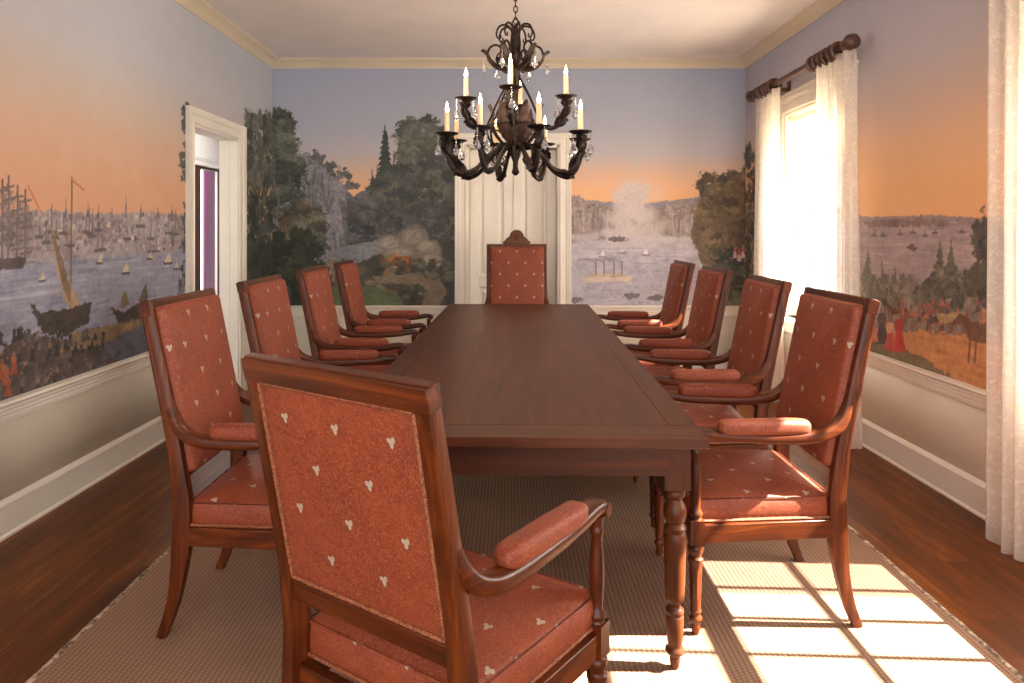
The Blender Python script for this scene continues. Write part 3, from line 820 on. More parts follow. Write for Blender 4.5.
for nm, pf, mt in (('trim_chair_rail', RL, TRIM), ('baseboard', BB, TRIM)):
    run(nm + '_left', pf, Z(XL, YF), Z(XL, D1[0] - CW), (1, 0, 0), mt)
    run(nm + '_left', pf, Z(XL, D1[1] + CW), Z(XL, YB), (1, 0, 0), mt, 0, 1)
    pb = [(o_, z_ + .036) for o_, z_ in pf] if pf is RL else pf
    run(nm + '_back', pb, Z(XL, YB), Z(D2[0] - CW, YB), (0, -1, 0), mt, 1, 0)
    run(nm + '_back', pb, Z(D2[1] + CW, YB), Z(XR, YB), (0, -1, 0), mt, 0, 1)
run('baseboard_right', BB, Z(XR, YF), Z(XR, YB), (-1, 0, 0), TRIM, 0, 1)
for a, b in ((YF, W2[0] - .13), (W2[1] + .13, W1[0] - .13), (W1[1] + .13, YB)):
    run('trim_chair_rail_right', RL, Z(XR, a), Z(XR, b), (-1, 0, 0), TRIM, 0, 1 if b == YB else 0)

# casing: three mitred boards with a stepped profile, given in a local frame (s along wall, o out, z)
def casing(mb, s0, s1, z0, ztop, w, frame, th=.028, head=True):
    """frame(s, o, z) -> point. Profile across the board: outer back-band, field, inner bead"""
    prof = [(0, 0), (0, th * .55), (.012, th * .7), (.018, th * .5), (w * .55, th * .5), (w * .62, th * .75), (w * .8, th * .8), (w - .012, th), (w, th), (w, 0)]  # a from opening outwards
    n = len(prof)
    path = [(s0, z0, -1, 0), (s0, ztop, -1, 1), (s1, ztop, 1, 1), (s1, z0, 1, 0)]
    vs = []
    for s, z, ds, dz in path:
        for a, o in prof: vs.append(frame(s + ds * a, o, z + dz * a))
    fs = []
    for i in range(3):
        for k in range(n):
            k2 = (k + 1) % n; fs.append((i * n + k, i * n + k2, (i + 1) * n + k2, (i + 1) * n + k))
    fs.append(tuple(reversed(range(n)))); fs.append(tuple(3 * n + k for k in range(n)))
    mb.add(vs, fs)

# ---- doorway in the left wall
d = st(empty('door_1', (XL, (D1[0] + D1[1]) / 2, 0)))
def child(mb, name, mat, par, **k):
    """geometry given in world space, parented under par"""
    L = par.location
    mb.v = [(x - L.x, y - L.y, z - L.z) for x, y, z in mb.v]
    return mb.build(name, mat, par, **k)
mb = MB(); casing(mb, D1[0], D1[1], 0, D1Z, CW, lambda s, o, z: (XL + o, s, z)); child(mb, 'door_casing', TRIM, d, sharp=30)
mb = MB(); J = .018
mb.box(XL - WT - .01, XL + .004, D1[0], D1[0] + J, 0, D1Z); mb.box(XL - WT - .01, XL + .004, D1[1] - J, D1[1], 0, D1Z); mb.box(XL - WT - .01, XL + .004, D1[0] + J, D1[1] - J, D1Z - J, D1Z)
mb.box(XL - .10, XL - .06, D1[1] - J - .012, D1[1] - J, 0, D1Z - J); mb.box(XL - .10, XL - .06, D1[0] + J, D1[0] + J + .012, 0, D1Z - J)
child(mb, 'door_jamb', TRIM, d, bevel=.002)

# ---- passage beyond the doorway
HX = -3.3
mb = MB()
mb.box(HX - .1, HX, 2.6, 7.12, 0, 2.6); mb.box(HX - .1, HX, 7.92, 9.0, 0, 2.6); mb.box(HX - .1, HX, 7.12, 7.92, 2.04, 2.6)
st(mb.build('wall_passage', HALL))
mb = MB(); mb.box(HX - .1, XL - WT, 2.6, 9.0, 2.6, 2.7); st(mb.build('ceiling_passage', HALL))
mb = MB(); mb.box(XL - WT - .1, XL - WT, YB + WT, 9.0, 0, 2.6); mb.box(HX - .1, XL - WT, 9.0, 9.1, 0, 2.6); st(mb.build('wall_passage_end', HALL))
d = st(empty('door_2', (HX, 7.52, 0)))
mb = MB(); casing(mb, 7.12, 7.92, 0, 2.04, .09, lambda s, o, z: (HX + o, s, z), .03); child(mb, 'door_casing', HALL, d, sharp=30)
mb = MB(); mb.box(HX - .1, HX - .02, 7.12, 7.38, 0, 2.04); mb.box(HX - .035, HX - .02, 7.83, 7.92, 0, 2.04); mb.box(HX - .1, HX - .02, 7.38, 7.80, 2.015, 2.04)
child(mb, 'door_frame', WCH['z'], d, bevel=.003)
mb2 = MB()
mb2.box(-4.33, -4.30, 9.69, 12.0, 0, 2.6); mb2.box(-4.33, -4.30, 7.0, 9.2, 0, 2.6); mb2.box(-4.33, -4.30, 9.2, 9.69, 2.3, 2.6); mb2.box(HX - .1, HX, 9.0, 12.0, 0, 2.6)
mb = MB(); mb.box(-4.40, HX - .1, 7.0, 12.0, 2.6, 2.7); st(mb.build('ceiling_far_room', HALL))
l = bpy.data.lights.new('passage_fill', 'POINT'); l.energy = 22; l.color = (1, .95, .9); l.shadow_soft_size = .12  # fill light without a fixture, added to brighten the passage wall
o = bpy.data.objects.new('passage_fill', l); o.location = (-2.85, 6.3, 2.35); COL.objects.link(o)
l = bpy.data.lights.new('far_room_fill', 'POINT'); l.energy = 14; l.color = (1, .95, .9); l.shadow_soft_size = .12  # another added fill, unseen, to lift the purple far room
o = bpy.data.objects.new('far_room_fill', l); o.location = (-3.7, 9.0, 2.3); COL.objects.link(o)
st(mb2.build('wall_far_room', PURP))

# ---- closet doors in the back wall
d = st(empty('door_3', ((D2[0] + D2[1]) / 2, YB, 0)))
mb = MB(); casing(mb, D2[0], D2[1], 0, D2Z, CW, lambda s, o, z: (s, YB - o, z), .03); child(mb, 'door_casing', TRIM, d, sharp=30)
mb = MB(); mb.box(D2[0], D2[0] + .02, YB - .004, YB + .30, 0, D2Z); mb.box(D2[1] - .02, D2[1], YB - .004, YB + .30, 0, D2Z); mb.box(D2[0], D2[1], YB - .004, YB + .30, D2Z - .02, D2Z)
mb.box(D2[0], D2[1], YB + .30, YB + .34, 0, D2Z)
child(mb, 'door_jamb', TRIM, d, bevel=.002)
DY = YB + .16
x0, x1 = D2[0] + .02, D2[1] - .02; xm = (x0 + x1) / 2
for a, b in ((x0 + .003, xm - .002), (xm + .002, x1 - .003)):
    mb = MB(); sw = .085
    mb.box(a, a + sw, DY, DY + .035, .01, D2Z - .025); mb.box(b - sw, b, DY, DY + .035, .01, D2Z - .025)
    for z0, z1 in ((.01, .22), (.86, 1.0) if False else (.80, .90), (D2Z - .14, D2Z - .025)): mb.box(a + sw, b - sw, DY, DY + .035, z0, z1)
    leaf = child(mb, 'door_leaf', TRIM, d, bevel=.003)
    for z0, z1 in ((.22, .80), (.90, D2Z - .14)):
        mb = MB(); c, e2 = a + sw, b - sw
        # raised and fielded panel
        def fr(i, y): return [(c + i, y, z0 + i), (e2 - i, y, z0 + i), (e2 - i, y, z1 - i), (c + i, y, z1 - i)]
        rings = [fr(0, DY + .004), fr(.012, DY + .020), (fr(.030, DY + .022)), fr(.052, DY + .008), fr(.06, DY + .008)]
        vs = [p for r_ in rings for p in r_]; fs = []
        for i in range(len(rings) - 1):
            for k in range(4): fs.append((i * 4 + k, i * 4 + (k + 1) % 4, (i + 1) * 4 + (k + 1) % 4, (i + 1) * 4 + k))
        fs.append((16, 17, 18, 19)); mb.add([(x - d.location.x, y - d.location.y, z) for x, y, z in vs], fs)
        mb.build('door_panel', TRIM, leaf, sharp=20)
mb = MB(); M_ = T((0, 0, 0), (R(90), 0, 0))
mb.lathe([(0, .006), (.02, .006), (.028, .014), (.04, .016), (.048, .010), (.05, .001)], 14, T((xm + .045, DY, .98), (R(90), 0, 0)))
child(mb, 'door_knob', WCH['z'], d)

# ---- sash windows in the right wall
GX = XR + .075
def window(name, y0, y1, shade_z):
    w = st(empty(name, (XR, (y0 + y1) / 2, 0)))
    mb = MB(); casing(mb, y0, y1, WZ0 - .02, WZ1, .125, lambda s, o, z: (XR - o, s, z), .032); child(mb, 'window_casing', TRIM, w, sharp=30)
    mb = MB(); mb.box(XR - .036, XR, y0 - .15, y1 + .15, WZ1 + .125, WZ1 + .150); child(mb, 'window_cap', TRIM, w, bevel=.006)
    mb = MB(); mb.box(XR - .045, XR + .06, y0 - .16, y1 + .16, WZ0 - .045, WZ0 - .012); child(mb, 'window_stool', TRIM, w, bevel=.008)
    mb = MB(); mb.box(XR - .022, XR, y0 - .13, y1 + .13, WZ0 - .125, WZ0 - .045); child(mb, 'window_apron', TRIM, w, bevel=.005)
    mb = MB(); t = .02
    mb.box(XR - .002, XR + WT, y0, y0 + t, WZ0 - .02, WZ1); mb.box(XR - .002, XR + WT, y1 - t, y1, WZ0 - .02, WZ1); mb.box(XR - .002, XR + WT, y0 + t, y1 - t, WZ1 - t, WZ1); mb.box(XR - .002, XR + WT + .03, y0 + t, y1 - t, WZ0 - .04, WZ0)
    child(mb, 'window_frame', TRIM, w, bevel=.002)
    mid = 1.49
    for nm, x, za, zb in (('lower_sash', GX, WZ0, mid + .02), ('upper_sash', GX + .04, mid - .02, WZ1 - t)):
        mb = MB(); r = .045; a, b = y0 + t, y1 - t
        mb.box(x, x + .035, a, a + r, za, zb); mb.box(x, x + .035, b - r, b, za, zb)
        mb.box(x, x + .035, a + r, b - r, za, za + (.07 if nm == 'lower_sash' else .04)); mb.box(x, x + .035, a + r, b - r, zb - .04, zb)
        g = (b - a - 2 * r)
        for k in (1, 2, 3): yy = a + r + g * k / 4; mb.box(x + .006, x + .029, yy - .011, yy + .011, za + .04, zb - .04)
        zz = (za + zb) / 2 + .01; mb.box(x + .006, x + .029, a + r, b - r, zz - .011, zz + .011)
        s = child(mb, nm, TRIM, w, bevel=.003)
        gb = MB(); gb.box(x + .016, x + .019, a + r, b - r, za + .04, zb - .04)
        L = w.location; gb.v = [(p[0] - L.x, p[1] - L.y, p[2] - L.z) for p in gb.v]
        gb.build('pane', GLASS, s)
    mb = MB(); mb.box(GX - .024, GX - .021, y0 + t + .012, y1 - t - .012, shade_z, WZ1 - t - .02)
    mb.box(GX - .032, GX - .014, y0 + t + .012, y1 - t - .012, shade_z - .02, shade_z); mb.lathe([(0, .022), (y1 - y0 - .07, .022)], 16, T((GX - .03, y1 - .035, WZ1 - t - .03), (R(90), 0, 0)))
    child(mb, 'roller_shade', SHADE, w)
window('window_1', W1[0], W1[1], 1.90)
window('window_2', W2[0], W2[1], 1.98)

# ================================================================ rods and curtains
def curtain_rod(y0, y1, label):
    """wooden pole with ringed ends, on brackets"""
    X = XR - .14; Zr = 2.50
    o = empty('curtain_rod', (X, (y0 + y1) / 2, Zr)); tag(o, label, 'curtain rod', 'curtain rods on the window wall')
    mb = MB(); hl = (y1 - y0) / 2
    mb.lathe([(-hl + .05, .021), (hl - .05, .021)], 16, T((0, 0, 0), (R(90), 0, 0))); mb.build('pole', ROD, o)
    for s in (-1, 1):
        pr = [(.06, .022), (.085, .036), (.098, .036), (.106, .024), (.120, .030), (.138, .044), (.165, .052), (.190, .046), (.206, .026), (.212, .002)]
        mb = MB(); mb.lathe(pr, 18, T((0, s * (hl - .212), 0), (R(-90 * s), 0, 0))); mb.build('finial', ROD, o)
        for k in range(6):                            # big wooden rings bunched over the gathered curtain
            yy = s * (hl - .20 - k * .068); q = [(.048 * math.cos(t), 0, .048 * math.sin(t) - .014) for t in [2 * math.pi * j / 20 for j in range(20)]]
            mb = MB(); mb.tube(q, .0145, 8, closed=True, M=T((0, yy, 0), (0, 0, R(8 * math.sin(k * 2.3))))); mb.build('curtain_ring', ROD, o)
        mb = MB(); mb.box(.03, .14, s * (hl - .50) - .012, s * (hl - .50) + .012, -.05, -.02); mb.box(.125, .14, s * (hl - .50) - .025, s * (hl - .50) + .025, -.09, .03); mb.box(-.03, .05, s * (hl - .50) - .012, s * (hl - .50) + .012, -.05, -.022)
        mb.build('bracket', ROD, o, bevel=.003)
    return o
curtain_rod(4.13, 5.93, 'carved dark wooden curtain rod with bulbous ringed ends over the far window')
curtain_rod(1.42, 3.08, 'dark wooden curtain rod above the nearer window at the right')

def curtain(y0, y1, folds, label, seed, flare=1.12, ztop=2.452):
    X = XR - .14
    o = MB(); r = random.Random(seed); ph = [r.uniform(-.5, .5) for _ in range(60)]
    ym = (y0 + y1) / 2
    def fn(a, b):
        z = .015 + (ztop - .015) * b
        k = 1 + (flare - 1) * (1 - b)
        y = ym + (y0 - ym + (y1 - y0) * a) * k
        t = a * folds * 2 * math.pi
        amp = .030 * (1 - .45 * b) + .008
        x = amp * math.sin(t + .5 * math.sin(t * .5 + ph[0]) + (1 - b) * ph[1]) + .010 * math.sin(t * 2.3 + ph[2] + b * 2)
        hem = .012 * math.sin(t * 1.0 + 1) * (1 - b) ** 8
        return (x, y - ym, z + hem - 0)
    o.grid(int(folds * 14), 60, fn)
    root = empty('sheer_curtain', (X, ym, 0)); tag(root, label, 'curtain', 'sheer lace curtains')
    ob = o.build('panel', SHEER, root, sharp=180, fix=False)
    hb = MB()   # pleated heading just under the rings
    hb.grid(int(folds * 14), 3, lambda a, b: (.026 * math.sin(a * folds * 2 * math.pi) - .004, (y0 - ym) + (y1 - y0) * a, 2.425 + .035 * b), 0)
    hb.build('heading', SHEER, root, sharp=180, fix=False)
    return root
curtain(5.30, 5.74, 5, 'sheer white curtain in the back corner, farthest panel on the far window', 1)
curtain(4.15, 4.62, 5, 'sheer lace curtain hanging at the near side of the far window', 2)
curtain(2.46, 2.950, 6, 'long sheer white lace curtain at the right edge of the picture', 4, 1.0)

# ================================================================ rug
rg = empty('area_rug', (.05, 3.2, 0)); tag(rg, 'large beige woven sisal rug lying under the dining table', 'rug')
RX0, RX1, RY0, RY1 = -1.47, 1.49, -2.25, 2.75         # relative to the rug's own origin
mb = MB(); mb.box(RX0, RX1, RY0, RY1, .001, .010); mb.build('weave', RUG, rg)
mb = MB()
rx, ry = .012, .007
for a, b in (((RX0, RY0), (RX0, RY1)), ((RX0, RY1), (RX1, RY1)), ((RX1, RY1), (RX1, RY0)), ((RX1, RY0), (RX0, RY0))):
    L = math.hypot(b[0] - a[0], b[1] - a[1]); n = int(L / .045)
    pts = [(a[0] + (b[0] - a[0]) * i / n, a[1] + (b[1] - a[1]) * i / n, .0060) for i in range(n + 1)]
    mb.tube(pts, [.0125 + .0015 * math.sin(i * 1.9) for i in range(n + 1)], 8, flat=.45)
mb.build('binding', BIND, rg)
# ================================================================ dining table
TBX, TBY, TBROT = .05, 3.69, R(-1.1)
TW, TL, TH = 1.105, 3.50, .76
tb = empty('dining_table', (TBX, TBY, .010), TBROT)
tag(tb, 'long dark brown wooden dining table with turned legs in the middle of the room', 'table')
TH -= .010
mb = MB(); hw, hl, th = TW / 2, TL / 2, .028; bw = .085; ew = .13
def plank(x0, x1, y0, y1, mi=0): mb.box(x0, x1, y0, y1, TH - th, TH, mi)
xs = [-hw + bw, hw - bw]
for a, b in zip(xs, xs[1:]): plank(a, b, -hl + ew, hl - ew)
plank(-hw, -hw + bw - .0004, -hl + ew, hl - ew); plank(hw - bw + .0004, hw, -hl + ew, hl - ew)
plank(-hw, hw, -hl, -hl + ew - .0010, 1); plank(-hw, hw, hl - ew + .0010, hl, 1)
mb.build('tabletop', [WTB['y'], WTB['x']], tb, bevel=.0011, seg=1)
mb = MB(); mb.box(-hw + .008, hw - .008, -hl + .010, hl - .010, TH - th - .008, TH - th); mb.build('under_moulding', WTB['x'], tb, bevel=.003)
lx, ly = hw - .022 - .039, hl - .12 - .039
mb = MB(); ax, ay = hw - .034, hl - .112; za, zb = TH - th - .008 - .112, TH - th - .008
for s in (-1, 1):
    mb = MB(); mb.box(-ax + .05, ax - .05, s * (ay - .012) - .012, s * (ay - .012) + .012, za, zb); mb.build('apron', WTB['x'], tb, bevel=.002)
    mb = MB(); mb.box(s * (ax - .012) - .012, s * (ax - .012) + .012, -ay + .05, ay - .05, za, zb); mb.build('side_apron', WTB['y'], tb, bevel=.002)
LEGP = [(0, .010), (.004, .013), (.030, .017), (.038, .015), (.045, .022), (.052, .029), (.060, .029), (.066, .022), (.074, .021), (.085, .024), (.110, .0255),
        (.160, .027), (.166, .024), (.172, .027), (.180, .027), (.186, .020), (.194, .016), (.202, .018), (.210, .027), (.218, .029), (.226, .029), (.260, .0305),
        (.330, .0325), (.390, .034), (.410, .034), (.418, .030), (.424, .033), (.434, .034), (.440, .028), (.446, .025), (.454, .030), (.468, .034), (.484, .035), (.500, .031),
        (.512, .023), (.520, .021), (.526, .026), (.532, .032), (.540, .033), (.546, .029), (.550, .030), (.556, .036)]
for sx in (-1, 1):
    for sy in (-1, 1):
        mb = MB(); M = T((sx * lx, sy * ly, 0))
        mb.lathe(LEGP, 28, M); mb.box(-.039, .039, -.039, .039, .556, TH - th, 0, M)
        mb.build('leg', WTB['z'], tb, sharp=50)

# ================================================================ armchairs
def cushion_uv(o): return o
def make_chair(top=1.100, crest=False, w=.502, seat_dy=0):
    root = empty('dining_armchair')
    def yb(z):                                        # centre line of the rear post
        pts = [(0, -.322), (.06, -.298), (.12, -.280), (.20, -.264), (.28, -.255), (.36, -.250), (.46, -.250), (.60, -.268), (.80, -.307), (top, -.307 - (top - .8) * .21)]
        for (a, p), (b, q) in zip(pts, pts[1:]):
            if z <= b: return p + (q - p) * (z - a) / (b - a)
        return pts[-1][1]
    hx = w / 2
    # rear posts, one continuous sabre leg and back stile
    for s in (-1, 1):
        mb = MB(); zz = [0, .06, .12, .18, .24, .29, .34, .40, .46, .53, .60, .70, .80, .90, 1.0, top]
        pts = [(s * (hx - .0185 - .012 * max(0, .34 - z)), yb(z), z) for z in zz]
        sc = []
        for z in zz:
            dep = np.interp(z, [0, .15, .30, .46, .60, top], [.030, .042, .062, .056, .044, .036])
            wid = np.interp(z, [0, .3, .5, top], [.030, .036, .037, .036])
            sc.append((wid, dep))
        mb.sweep(pts, rsec(1, 1, .12, 3), (1, 0, 0), scale=sc)
        # raised edge moulding on the rear of the stile
        mb.tube([(s * (hx - .003), yb(z) - .010, z) for z in zz[8:]], .0045, 6)
        mb.build('rear_leg', WCH['z'], root)
    # top rail, lower cross rail
    mb = MB(); yt = yb(top - .03)
    lean = math.atan2(.21, 1)
    M = T((0, yb(top), top), (lean, 0, 0))
    mb.box(-hx - .001, hx + .001, -.020, .018, -.044, .004, 0, M); mb.box(-hx - .001, hx + .001, -.012, .012, .003, .007, 0, M)
    mb.build('top_rail', WCH['x'], root, bevel=.003)
    if crest:
        mb = MB(); out = [(-.118, 0), (-.112, .018), (-.098, .022), (-.092, .036), (-.080, .046), (-.066, .052), (-.056, .066), (-.052, .082), (-.040, .102), (-.022, .114), (0, .118)]
        out = out + [(-a, b) for a, b in reversed(out[:-1])]
        n = len(out); vs = [(a, -.014, b) for a, b in out] + [(a, .014, b) for a, b in out]
        fs = [tuple(range(n)), tuple(range(2 * n - 1, n - 1, -1))] + [(i, (i + 1) % n, n + (i + 1) % n, n + i) for i in range(n)]
        Mc = T((0, yb(top), top), (lean, 0, 0)) @ T((0, 0, .010)); mb.add(vs, fs, 0, Mc)
        mb.tube([(a, -.0, b + .003) for a, b in out], .009, 6, M=Mc)
        mb.build('crest', WCH['x'], root, bevel=.002)
        mb = MB()
        for k in range(7):
            a = R(-72 + 24 * k); mb.tube([(0, .016, .035), (.020 * math.sin(a), .020, .035 + .03 * math.cos(a)), (.032 * math.sin(a), .016, .035 + .05 * math.cos(a))], [.003, .006, .002], 6, M=Mc)
        mb.build('crest_carving', WCH['x'], root)
    zb0, zb1 = .548, .600
    mb = MB(); mb.box(-hx + .034, hx - .034, -.016, .014, -.024, .026, 0, T((0, yb(.540), .540), (R(10), 0, 0))); mb.build('cross_rail', WCH['x'], root, bevel=.003)
    # back upholstery, front and rear, in the tilted plane of the back
    p0 = Vector((0, yb(.564), .564)); p1 = Vector((0, yb(top - .040), top - .040))
    Lb = (p1 - p0).length; ang = math.atan2(-(p1.y - p0.y), p1.z - p0.z)
    Mb = T(tuple(p0), (ang, 0, 0))                    # local: x across, z up the back, y forward
    Mf = Mb @ Matrix(((1, 0, 0, 0), (0, 0, 1, 0), (0, 1, 0, 0), (0, 0, 0, 1)))   # pillow z -> +y
    mb = MB(); pillow(mb, -hx + .032, hx - .032, -.03, Lb + .016, .0, .046, .018, M=Mf, r=.016); o = mb.build('back_cushion', FAB, root, uv=True, sharp=50)
    Mr = Mb @ Matrix(((1, 0, 0, 0), (0, 0, -1, 0), (0, 1, 0, 0), (0, 0, 0, 1)))
    mb = MB(); pillow(mb, -hx + .034, hx - .034, .002, Lb + .002, -.004, .012, .003, M=Mr, r=.004, side_bulge=0); mb.build('back_panel', FAB, root, uv=True, sharp=50)
    mb = MB(); a, b = hx - .041, Lb - .006
    mb.tube([(-a, -.0155, .010), (a, -.0155, .010), (a, -.0155, b), (-a, -.0155, b)][0:4] , .001, 4, M=Mb, closed=True)
    for q0, q1 in (((-a, .010), (a, .010)), ((a, .010), (a, b)), ((a, b), (-a, b)), ((-a, b), (-a, .010))):
        n = 40; mb.tube([(q0[0] + (q1[0] - q0[0]) * i / n, -.0135, q0[1] + (q1[1] - q0[1]) * i / n) for i in range(n + 1)], [.0055 + .0012 * (i % 2) for i in range(n + 1)], 6, M=Mb)
    mb.build('braid_trim', GIMP, root)
    # seat frame
    fy, fx = .237, .274                               # centre of front legs
    mb = MB(); rz0, rz1 = .305, .366
    for s in (-1, 1):
        vs = [(s * (hx - .048), -.25, rz0), (s * (hx - .004), -.25, rz0), (s * (fx + .018), fy, rz0), (s * (fx - .014), fy, rz0)]
        vs += [(x, y, rz1) for x, y, _ in vs]
        mb.add(vs, [(0, 1, 2, 3), (4, 7, 6, 5), (0, 4, 5, 1), (1, 5, 6, 2), (2, 6, 7, 3), (3, 7, 4, 0)], 1)
    mb.box(-fx + .01, fx - .01, fy - .014, fy + .020, rz0, rz1); mb.box(-hx + .04, hx - .04, -.262, -.236, rz0, rz1)
    mb.build('seat_frame', [WCH['x'], WCH['y']], root, bevel=.003)
    # seat cushion, wider to the front
    mb = MB(); pillow(mb, -.262, .262, -.225, .250, .362, .445, .030, r=.02)
    def taper(p):
        x, y, z = p; k = np.interp(y, [-.23, .26], [.885, 1.03]); return (x * k, y, z)
    mb.v = [taper(p) for p in mb.v]
    mb.build('seat_cushion', FAB, root, uv=True, sharp=50)
    mb = MB()
    def ringpts(z, d):
        return [(-.236 - d, -.229 - d, z), (.236 + d, -.229 - d, z), (.271 + d, .251 + d, z), (-.271 - d, .251 + d, z)]
    P = ringpts(.372, .002)
    for i in range(4):
        a, b = Vector(P[i]), Vector(P[(i + 1) % 4]); n = 36
        mb.tube([tuple(a + (b - a) * k / n) for k in range(n + 1)], [.005 + .001 * (k % 2) for k in range(n + 1)], 6)
    mb.build('seat_braid', GIMP, root)
    mb = MB(); P = [(x * .995, y * .99, .4435) for x, y, z in ringpts(.44, .001)]
    mb.tube(P, .0035, 6, closed=True); mb.build('seat_piping', FAB, root, uv=True)
    # front legs: turned foot, square block, turned arm support
    FL = [(0, .010), (.010, .013), (.020, .0145), (.030, .013), (.036, .012), (.042, .016), (.050, .021), (.056, .021), (.062, .016), (.070, .0145), (.078, .019), (.083, .017)]
    FL += [(.086 + .155 * k / 8, .0165 + .006 * k / 8) for k in range(9)]
    FL += [(.246, .025), (.254, .025), (.258, .020), (.266, .019), (.272, .023), (.282, .026), (.292, .026), (.298, .021), (.302, .022)]
    SP = [(.382, .020), (.388, .017), (.394, .022), (.402, .023), (.410, .018), (.420, .0145), (.440, .016), (.480, .0185), (.520, .0185), (.560, .016), (.590, .0135), (.600, .017), (.608, .018), (.614, .014), (.622, .016), (.640, .017)]
    for s in (-1, 1):
        mb = MB(); M = T((s * fx, fy, 0))
        mb.lathe(FL, 24, M, flute=(.10, .235, .0025, 8)); mb.box(-.0235, .0235, -.0235, .0235, .302, .382, 0, M); mb.lathe(SP, 18, M)
        mb.build('front_leg', WCH['z'], root, sharp=50)
    # arms: sweep out of the stile, dip, run forward and end in a scroll
    for s in (-1, 1):
        mb = MB()
        path = smooth_path([(0, -.298, .800), (0, -.284, .742), (0, -.260, .694), (0, -.218, .663), (0, -.150, .648), (0, -.06, .645), (0, .06, .648), (0, .15, .655), (0, .212, .664), (0, .246, .662), (0, .262, .649)], 4)
        n = len(path); pts = []; sc = []
        for i, p in enumerate(path):
            t = i / (n - 1); x = s * np.interp(t, [0, .35, 1], [hx - .024, hx + .002, fx])
            pts.append((x, p.y, p.z)); sc.append((np.interp(t, [0, .15, .35, .85, 1], [.030, .042, .052, .054, .050]), np.interp(t, [0, .2, .4, .9, 1], [.020, .038, .040, .030, .024])))
        mb.sweep(pts, rsec(1, 1, .28, 4), (1, 0, 0), scale=sc)
        mb.lathe([(-.027, .016), (-.025, .018), (.025, .018), (.027, .016)], 16, T((s * fx, .254, .653), (0, R(90), 0)))
        arm = mb.build('arm', WCH['y'], root)
        mb = MB(); ts = [-1, -.985, -.95, -.88, -.75, -.5, 0, .5, .75, .88, .95, .985, 1]
        ks = [max(.25, (1 - abs(t) ** 14) ** .5) for t in ts]
        mb.sweep([(s * (hx + .006 + .008 * t), .004 + .158 * t, .681) for t in ts], rsec(.062, .052, .36, 6), (1, 0, 0), scale=[(k, k) for k in ks])
        mb.build('arm_pad', FAB, arm, uv=True, sharp=60)
    return root

SIDE = make_chair()
def place(o, x, y, deg, label, group='matching armchairs along the table sides'):
    o.location = (x, y, .0105 if abs(x) < 1.5 else 0); o.rotation_euler = (0, 0, R(deg))
    tag(o, label, 'chair', group)
rows = [(.860, 2.54, 90, 'coral upholstered armchair at the near right of the table, in the window light'),
        (.906, 3.35, 88, 'second armchair from the front on the right side of the table'),
        (.920, 4.22, 90, 'third armchair from the front on the right, beside the far window'),
        (.935, 5.06, 89, 'farthest armchair on the right side of the table near the back wall'),
        (-.820, 2.48, -90, 'coral upholstered armchair at the near left, in front of the harbour mural'),
        (-.838, 3.33, -90, 'second armchair from the front on the left side of the table'),
        (-.860, 4.25, -90, 'third armchair from the front on the left side beside the doorway'),
        (-.855, 5.10, -89, 'farthest armchair on the left side of the table near the back wall')]
# the chair in the foreground, its back towards the viewer, turned at the table corner
near = make_chair(1.066, False, .515)
place(near, -.142, 1.628, -33.8, 'armchair in the foreground seen from behind, showing its braid-edged coral back panel', None)
for i, (x, y, a, lab) in enumerate(rows):
    place(SIDE if i == len(rows) - 1 else copy_tree(SIDE), x, y, a, lab)
HEAD = make_chair(1.205, True, .535)
place(HEAD, .078, 5.735, 180, 'taller armchair with carved arched crest at the far head of the table', None)
# ================================================================ chandelier
CX, CY = .041, 3.70
SCL = 1 / 184.5                                       # metres per picture measure at the lamp's distance
def cz(y): return CAMZ + (VPY - y) * SCL
ch = empty('chandelier', (CX, CY, 0)); tag(ch, 'dark wrought iron chandelier with lit candle lamps and crystal drops above the table', 'chandelier')
mb = MB()
z = cz(23); i = 0
while z < H - .03:
    a = R(90 * (i % 2)); r1, r2 = .011, .019
    pts = [(r1 * math.cos(t) * math.cos(a), r1 * math.cos(t) * math.sin(a), z + .012 + r2 * math.sin(t)) for t in [2 * math.pi * k / 14 for k in range(14)]]
    mb.tube(pts, .0032, 6, closed=True); z += .031; i += 1
mb.build('chain', IRON, ch)
mb = MB(); mb.lathe([(H - .045, .012), (H - .035, .03), (H - .012, .058), (H, .062)], 20); mb.build('ceiling_canopy', IRON, ch)
mb = MB(); zt, zb = cz(25), cz(172)
prof = [(zb - .02, .004), (zb - .012, .016), (zb, .022), (zb + .02, .014), (zb + .05, .012), (zb + .09, .028), (zb + .13, .034), (zb + .18, .016), (zb + .30, .012), (zb + .42, .016), (zb + .50, .024), (zb + .56, .030), (zb + .64, .026), (zb + .70, .030), (zb + .76, .024), (zt - .01, .014), (zt, .005)]
mb.lathe(prof, 18)
mb.tube([(.018 * math.cos(t), 0, zt + .012 + .018 * math.sin(t)) for t in [2 * math.pi * k / 14 for k in range(14)]], .0035, 6, closed=True)
mb.build('stem', IRON, ch)

